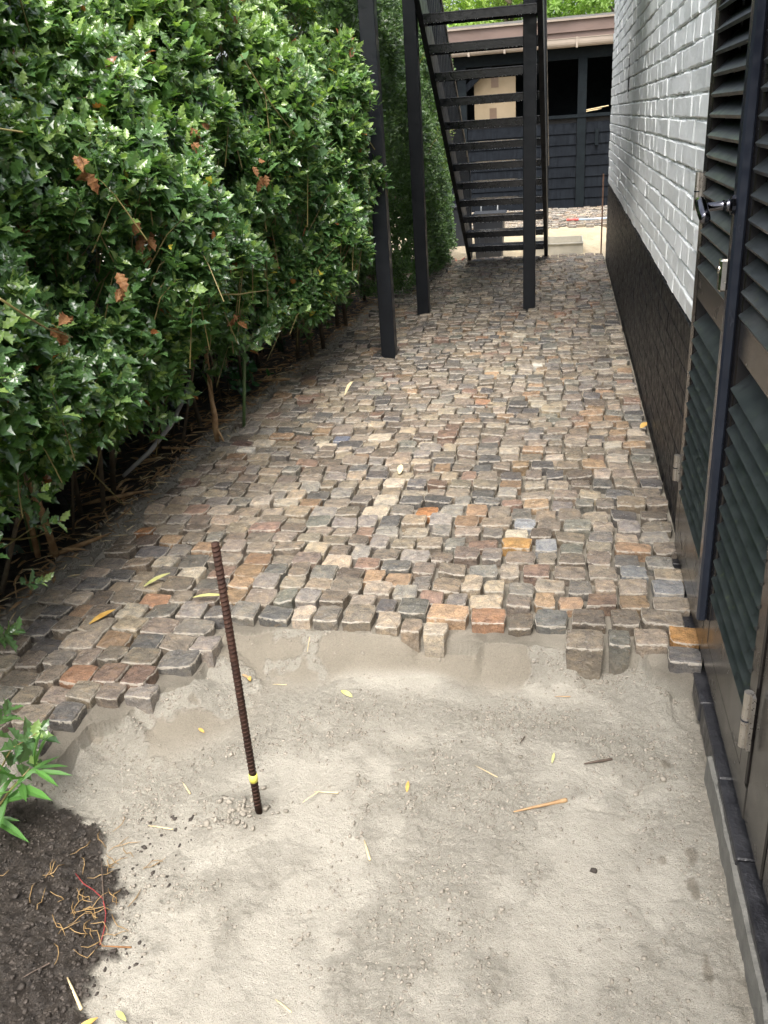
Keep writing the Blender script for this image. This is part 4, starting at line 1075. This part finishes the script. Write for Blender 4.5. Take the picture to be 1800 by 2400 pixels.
# bamboo litter
def blade(m, p, yaw_, L, w, lift=0., curl=.1, roll_=0):
    d = Vector((math.cos(yaw_), math.sin(yaw_), 0)); s__ = Vector((-math.sin(yaw_)*math.cos(roll_), math.cos(yaw_)*math.cos(roll_), math.sin(roll_)))
    V = []; ws = (.15, .8, 1, .75, .08)
    for i, f in enumerate(ws):
        t = i/4; c_ = Vector(p)+d*(t-.5)*L+Vector((0, 0, lift*t+curl*L*4*t*(1-t)*.4))
        V += [c_+s__*w*f*.5, c_-s__*w*f*.5+Vector((0, 0, .0)), ]
    F = [(2*i, 2*i+1, 2*i+3, 2*i+2) for i in range(4)]
    n_ = len(V); V2 = V+[v-Vector((0, 0, .0012)) for v in V]
    F2 = F+[tuple(j+n_ for j in f[::-1]) for f in F]
    m.add(V2, F2+[(0, n_, n_+1, 1), (8, 9, n_+9, n_+8)]+[(2*i, 2*i+2, n_+2*i+2, n_+2*i) for i in range(4)]+[(2*i+1, n_+2*i+1, n_+2*i+3, 2*i+3) for i in range(4)])
lit = MB()
for i in range(1500):
    y_ = 1.95+rh.random()**.9*9.0; x_ = float(xleft(y_))-.06-abs(rh.normal(0, .28))
    blade(lit, (x_, y_, gz(x_, y_)+.004+.012*rh.random()), rh.random()*6.28, rh.uniform(.04, .14), rh.uniform(.005, .015), rh.normal(0, .012), rh.normal(.05, .12), rh.normal(0, .35))
lit.build('leaf_litter', M_sheath, fix=False, kind='stuff', label='dry brown bamboo leaves and sheaths littering the soil under the hedge', cat='leaf litter')
lit2 = MB()
for i in range(420):
    y_ = 1.95+rh.random()*8; x_ = float(xleft(y_))+.02-abs(rh.normal(0, .22))
    blade(lit2, (x_, y_, gz(x_, y_)+.008), rh.random()*6.28, rh.uniform(.03, .10), rh.uniform(.003, .010), 0, .06, rh.normal(0, .25))
lit2.build('straw_litter', M_straw, fix=False, kind='stuff', label='pale yellow straws and leaf scraps strewn along the hedge side of the path', cat='straw')
for (x_, y_, a, L, r, lb) in ((-2.18, 3.62, .65, .34, .012, 'brown bamboo piece on the soil below the grey stem'), (-2.10, 3.13, 1.0, .30, .013, 'brown bamboo sheath lying beside the left edge of the cobbles'), (-1.98, 5.8, .15, .40, .011, 'long tan bamboo sheath lying across the sandy path border'),
                              (-2.12, 4.85, .1, .30, .009, 'tan bamboo stick on the soil behind the pointed shoot'), (-2.3, 5.9, .3, .5, .012, 'reddish bamboo stick in the shade under the hedge'), (-2.2, 4.35, .0, .26, .008, 'thin brown bamboo stick in front of the pointed shoot')):
    z_ = gz(x_, y_)+r+.004; d = Vector((math.cos(a), math.sin(a), 0))*L/2; p = Vector((x_, y_, z_))
    o_ = MB().tube([p-d, p-d*.5+Vector((0, 0, .004)), p+d*.4, p+d], [r*.35, r, r*.8, r*.15], 8).build('bamboo_stick', M_sheath, smooth=True); tag(o_, lb, 'stick')

# ivy patch by the path border
ivy = empty('ivy', (-2.15, 5.6, 0), label='low dark green ivy sprouting from soil beside the green cane', cat='ivy')
ip = np.stack([rh.normal(-2.12, .09, 22), rh.normal(5.45, .16, 22), rh.uniform(.04, .20, 22)], 1); ia = np.stack([rh.normal(.3, .4, 22), rh.normal(-.2, .4, 22), rh.normal(.9, .2, 22)], 1)
oi, Mi, si, ti = sprigs(ip, ia, rh, 3, .04, .075)
link_mesh('foliage', leaves_mesh('foliage', oi, Mi, si, np.array([.035, .11, .04])[None]*(.7+.6*rh.random((len(oi), 1))), plain_leaf_template(.42), M_holly, rh), ivy, kind='stuff')
ivyt = empty('ivy', (-1.55, 5.0, 1.5), label='trailing pale ivy strand hanging over the upper hedge by the tall post', cat='ivy')
st = [(-1.52, 4.4, 1.95), (-1.47, 4.6, 1.75), (-1.42, 4.85, 1.58), (-1.37, 5.1, 1.50), (-1.32, 5.3, 1.47)]
MB().tube(st, [.003]*4+[.0015], 5).build('stem', M_gtwig, ivyt, smooth=True)
for i in range(7):
    k = rh.integers(0, 4); t = rh.random(); p = Vector(st[k]).lerp(Vector(st[k+1]), t)+Vector((.03, 0, .01))
    Mx = frames(np.array([[rh.normal(0, .5), rh.normal(-.3, .5), rh.normal(-.3, .4)]]), np.array([[.7, -.5, .6]]))
    c_ = np.array([[.16, .30, .12]])*rh.uniform(.8, 1.2)
    Vv, Tt = np.array([(0, 0, 0), (.38, .05, .02), (.28, .35, .03), (.50, .62, .0), (.20, .66, .03), (0, 1.05, -.04), (-.20, .66, .03), (-.50, .62, 0), (-.28, .35, .03), (-.38, .05, .02), (0, .45, .0)]), None
    Tt = np.array([(i2, i2+1, 10) for i2 in range(9)]+[(9, 0, 10)])
    link_mesh('leaf', leaves_mesh('leaf', np.array([tuple(p)]), Mx, np.array([.075]), c_, (Vv, Tt), M_tree, rh), ivyt)

# brown withered leaf clusters in the hedge
def on_hedge(px_, py_, push=.05):
    d = (FW + RT*((px_-900)/F_PX) - UP*((py_-1200)/F_PX)).normalized()
    for k in range(200, 2200):
        p = cpos + d*(k*.004)
        f = float(hedge_face(np.array(p.y), np.array(p.z)))
        if p.x < f + push: return p
    return cpos+d*3
for (px_, py_, n_, lb) in ((455, 300, 7, 'rust brown withered leaves high in the holly hedge beside the green cane'), (205, 385, 4, 'red brown withered leaf pair in the upper left of the hedge'), (305, 508, 4, 'red brown curled leaf cluster deep in a dark hollow of the hedge'),
                           (345, 560, 6, 'orange brown dead leaves hanging below a bare twig mid hedge'), (155, 765, 4, 'tan dead leaf dangling at the left over the dark gap'), (540, 745, 4, 'light brown dead leaves at the hedge underside near the path'), (610, 395, 5, 'brown dead leaves in the dark gap right of the hedge middle'),
                           (400, 700, 3, 'small brown dead leaf among holly above the bamboo stumps'), (275, 655, 3, 'dark red leaf scrap left of the hedge middle')):
    p = on_hedge(px_, py_, .03)
    e = empty('dead_leaf_cluster', p, label=lb, cat='dead leaves', group='withered leaves caught in the hedge')
    for k in range(n_):
        q = np.array([[p.x+rh.normal(0, .022), p.y+rh.normal(0, .022), p.z+rh.normal(0, .03)]])
        Mx = frames(np.array([[rh.normal(.2, .4), rh.normal(0, .5), rh.normal(-.7, .5)]]), np.array([[.8, -.7, .2+rh.normal(0, .4)]]))
        Vv = HLV.copy(); Vv[:, 2] += .25*Vv[:, 0]**2*4; 
        me = leaves_mesh('leaf', q, Mx, np.array([rh.uniform(.05, .075)]), np.array([[.26, .1, .04]]), (Vv, HLT), M_deadleaf, rh)
        link_mesh('leaf', me, e)
# yellow shooting twigs in the hedge front
for (pts_, lb) in (([(490, 690), (560, 690), (590, 685), (630, 680)], 'yellow green holly shoot sticking out low from the hedge'), ([(0, 700), (60, 740), (110, 770), (170, 790)], 'bare grey brown twig arching at the left edge of the hedge')):
    P_ = [on_hedge(a, b_, .10) for a, b_ in pts_]
    o_ = MB().tube(P_, [.004, .0035, .003, .002], 6).build('twig', M_gtwig, smooth=True); tag(o_, lb, 'twig')

# young bamboo sprig at the lower left
bs = empty('bamboo_sprig', (-1.50, 1.60, -.05), label='fresh green bamboo sprig with narrow leaves at the lower left edge', cat='plant')
MB().tube([(-1.54, 1.56, -.09), (-1.47, 1.60, 0), (-1.41, 1.63, .06)], [.004, .003, .0015], 6).build('stem', M_gtwig, bs, smooth=True)
for k in range(24):
    t = rh.random(); p = Vector((-1.54, 1.56, -.07)).lerp(Vector((-1.40, 1.64, .06)), t)
    d = Vector((rh.uniform(-.3, 1), rh.uniform(-.8, .7), rh.uniform(-.15, .6)))
    Mx = frames(np.array([tuple(d)]), np.array([[-.2, -.2, 1.]])); g = np.array([[.08, .19, .045]])*rh.uniform(.7, 1.4)
    link_mesh('leaf', leaves_mesh('leaf', np.array([tuple(p)]), Mx, np.array([rh.uniform(.09, .15)]), g, plain_leaf_template(.085), M_bamboo, rh), bs)

# ------------------------------------------------------------------ small things on sand and stones
def small_stick(x_, y_, a, L, r, mat, name, label, cat, lift=0., r2=None, z_=None):
    zb_ = (gz(x_, y_) if z_ is None else z_)+r*.8+.003; d = Vector((math.cos(a), math.sin(a), lift)).normalized()*L/2; p = Vector((x_, y_, zb_))
    o_ = MB().tube([p-d, p-d*.3+Vector((0, 0, .001)), p+d*.4, p+d*.93, p+d], [r*.5, r*.8, r, (r2 or r)*1.1, (r2 or r)*.9], 8).build(name, mat, smooth=True); tag(o_, label, cat)
def small_leaf(x_, y_, a, L, w, mat, name, label, lift=0, curl=.15, z_=None, roll_=.15):
    m = MB(); blade(m, (x_, y_, (gz(x_, y_) if z_ is None else z_)+.006), a, L, w, lift, curl, roll_); tag(m.build(name, mat, fix=False), label, 'leaf')
small_stick(-.037, 1.854, .42, .155, .0046, M_sheath, 'bamboo_stick', 'orange tan bamboo stick lying on the sand right of centre', 'stick', r2=.006)
small_stick(.123, 2.053, .35, .085, .004, M_twig, 'twig', 'short dark twig on the sand near the louvred doors', 'twig')
small_stick(-.099, 2.125, 1.2, .035, .002, M_twig, 'twig', 'tiny black forked twig on the sand left of the short dark twig', 'twig')
small_stick(-.196, 1.976, -.55, .08, .0014, M_straw, 'straw', 'thin pale straw on the sand above the bamboo stick', 'straw')
small_stick(-.640, 1.835, .05, .07, .0022, M_straw, 'straw', 'upper of two crossed straws right of the rusty bar foot', 'straw')
small_stick(-.675, 1.800, .95, .06, .0018, M_straw, 'straw', 'lower slanting one of two crossed straws near the rusty bar foot', 'straw', z_=-.12)
small_stick(-.479, 1.639, -1.15, .07, .0035, M_straw, 'straw', 'pale hollow straw with brown end below centre on the sand', 'straw')
small_stick(-1.065, 1.644, -.05, .075, .002, M_straw, 'straw', 'pale straw left of the bar by the dark soil', 'straw')
small_stick(-1.058, 1.807, -.8, .06, .0022, M_straw, 'straw', 'slanting straw on the sand up left of the bar foot', 'straw')
small_stick(-1.045, 1.142, -.75, .10, .0036, M_straw, 'straw', 'thick pale straw at the lower left on dark soil', 'straw')
small_stick(-.57, 1.186, -.5, .05, .0022, M_straw, 'straw', 'small straw near the bottom edge of the photo', 'straw')
small_stick(-.861, 2.474, 1.75, .12, .0018, M_straw, 'straw', 'straw standing against the sand bank under the cobbles', 'straw')
small_stick(-.93, 2.32, .05, .05, .0014, M_straw, 'straw', 'thin straw between rusty bar and green leaf', 'straw')
small_stick(.02, 2.36, .1, .05, .0018, M_sheath, 'straw', 'thin orange straw under the front row of cobbles on the right', 'straw')
small_leaf(-.689, 2.298, -.6, .058, .018, M_ygreen, 'fallen_leaf', 'pale green pointed leaf lying on the sand in the middle')
small_leaf(-1.035, 2.315, -1.1, .05, .014, M_yleaf, 'fallen_leaf', 'orange curled leaf on the sand just right of the rusty bar', .01)
small_leaf(-1.05, 2.32, -.5, .04, .009, M_sheath, 'fallen_leaf', 'thin tan leaf scrap crossing the orange curled leaf', .0)
small_leaf(-1.102, 2.04, -.6, .034, .010, M_yleaf, 'fallen_leaf', 'small orange leaf on sand left of the rusty bar')
small_leaf(-.412, 1.883, 1.6, .038, .011, M_yleaf, 'fallen_leaf', 'small amber leaf on the sand below centre', .008)
small_leaf(-.006, 2.048, 1.4, .036, .008, M_ygreen, 'fallen_leaf', 'narrow bright yellow leaf beside the short dark twig', .01)
small_leaf(-.981, 1.075, .7, .055, .014, M_yleaf, 'fallen_leaf', 'pale curled leaf at the bottom left corner', .01)
small_leaf(-.912, 1.105, -.6, .05, .012, M_ygreen, 'fallen_leaf', 'twisted pale leaf at the bottom edge beside the soil', .015)
small_leaf(-1.649, 2.48, 1.0, .11, .024, M_yleaf, 'fallen_leaf', 'orange yellow leaf on the cobbles at lower left', .01, z_=.006)
small_leaf(-1.563, 2.769, .95, .12, .020, M_ygreen, 'fallen_leaf', 'pale yellow lance leaf on the cobbles left of the bar', .01, z_=.006)
small_leaf(-1.30, 2.655, .05, .13, .016, M_ygreen, 'fallen_leaf', 'lemon yellow leaf on the cobbles touching the rusty bar in view', .01, z_=.006)
small_leaf(-1.375, 5.349, 1.4, .16, .022, M_straw, 'fallen_leaf', 'upright dry sheath on the cobbles in front of the tall post', .05, z_=.01, curl=.3)
small_leaf(-.79, 3.964, 1.6, .08, .03, M_straw, 'fallen_leaf', 'dry straw coloured leaf on the middle of the cobbles', .02, z_=.006)
small_leaf(.436, 4.624, .8, .05, .035, M_yleaf, 'fallen_leaf', 'round orange yellow leaf on the cobbles against the plinth', .02, z_=.012)
small_stick(-.786, 4.547, 1.95, .30, .0022, M_twig, 'twig', 'thin dark stalk lying on the middle cobbles', 'twig', z_=.006, lift=.05)
small_stick(-.55, 5.05, .05, .28, .002, M_twig, 'twig', 'thin straight stalk lying across the cobbles farther up', 'twig', z_=.008)
# clods and dark crumb
def clod(x_, y_, s__, mat, name, label, cat):
    V = LV*(.7+.6*rh.random((12, 1)))*s__; V[:, 2] *= .7; V += np.array([x_, y_, gz(x_, y_)+s__*.25])
    tag(link_mesh(name, np_mesh(name, V, LF, mat)), label, cat)
clod(.099, 1.644, .009, M_soilcrumb, 'soil_crumb', 'single black crumb of soil on the sand in front of the doors', 'soil')
clod(.30, 2.00, .011, M_crumb, 'sand_clod', 'sand clod near the door ledge, right of the dark twig', 'sand clod')
clod(.275, 2.08, .010, M_crumb, 'sand_clod', 'sand clod near the door ledge, farther of the two', 'sand clod')
clod(.22, 1.93, .008, M_crumb, 'sand_clod', 'small round sand clod left of the ledge and below the dark twig', 'sand clod')
# roots in the soil
for (n_, mat, cx_, cy_, sp_, lb, nm) in ((26, M_root, -1.13, 1.335, .055, 'tangle of thin yellow roots in the dark soil', 'root_tangle'), (14, M_root, -1.14, 1.52, .08, 'thin tan roots near the upper edge of the dark soil', 'root_tangle'), (9, M_root, -1.27, 1.40, .09, 'long pale root branching across the dark soil at left', 'root_tangle')):
    m = MB()
    for k in range(n_):
        x_, y_ = cx_+rh.normal(0, sp_), cy_+rh.normal(0, sp_*.5); a = rh.random()*6.28; pts = []
        for q in range(5):
            pts.append((x_, y_, gz(x_, y_)+.004+.004*rh.random())); x_ += math.cos(a)*.016; y_ += math.sin(a)*.016; a += rh.normal(0, .6)
        m.tube(pts, [.0007, .0012, .0013, .001, .0005], 4)
    tag(m.build(nm, mat, smooth=True, fix=False), lb, 'roots', kind='stuff')
m = MB(); m.tube([(x_, y_, gz(x_, y_)+.006) for x_, y_ in ((-1.22, 1.46), (-1.18, 1.43), (-1.14, 1.41), (-1.10, 1.385), (-1.075, 1.35), (-1.06, 1.31), (-1.05, 1.27))], .0016, 5)
tag(m.build('red_string', M_redroot, smooth=True), 'thin red strand lying on the dark soil', 'string')
for k, (x_, y_, a, L, lb) in enumerate(((-1.13, 1.44, -1.05, .14, 'black stalk with white flecks on the dark soil'), (-1.16, 1.18, .8, .06, 'short black stalk in the lower dark soil'), (-1.02, 1.275, .1, .09, 'red brown twig where the dark soil meets the sand'))):
    small_stick(x_, y_, a, L, .002, M_twig if k < 2 else M_deadleaf, 'stalk', lb, 'twig')
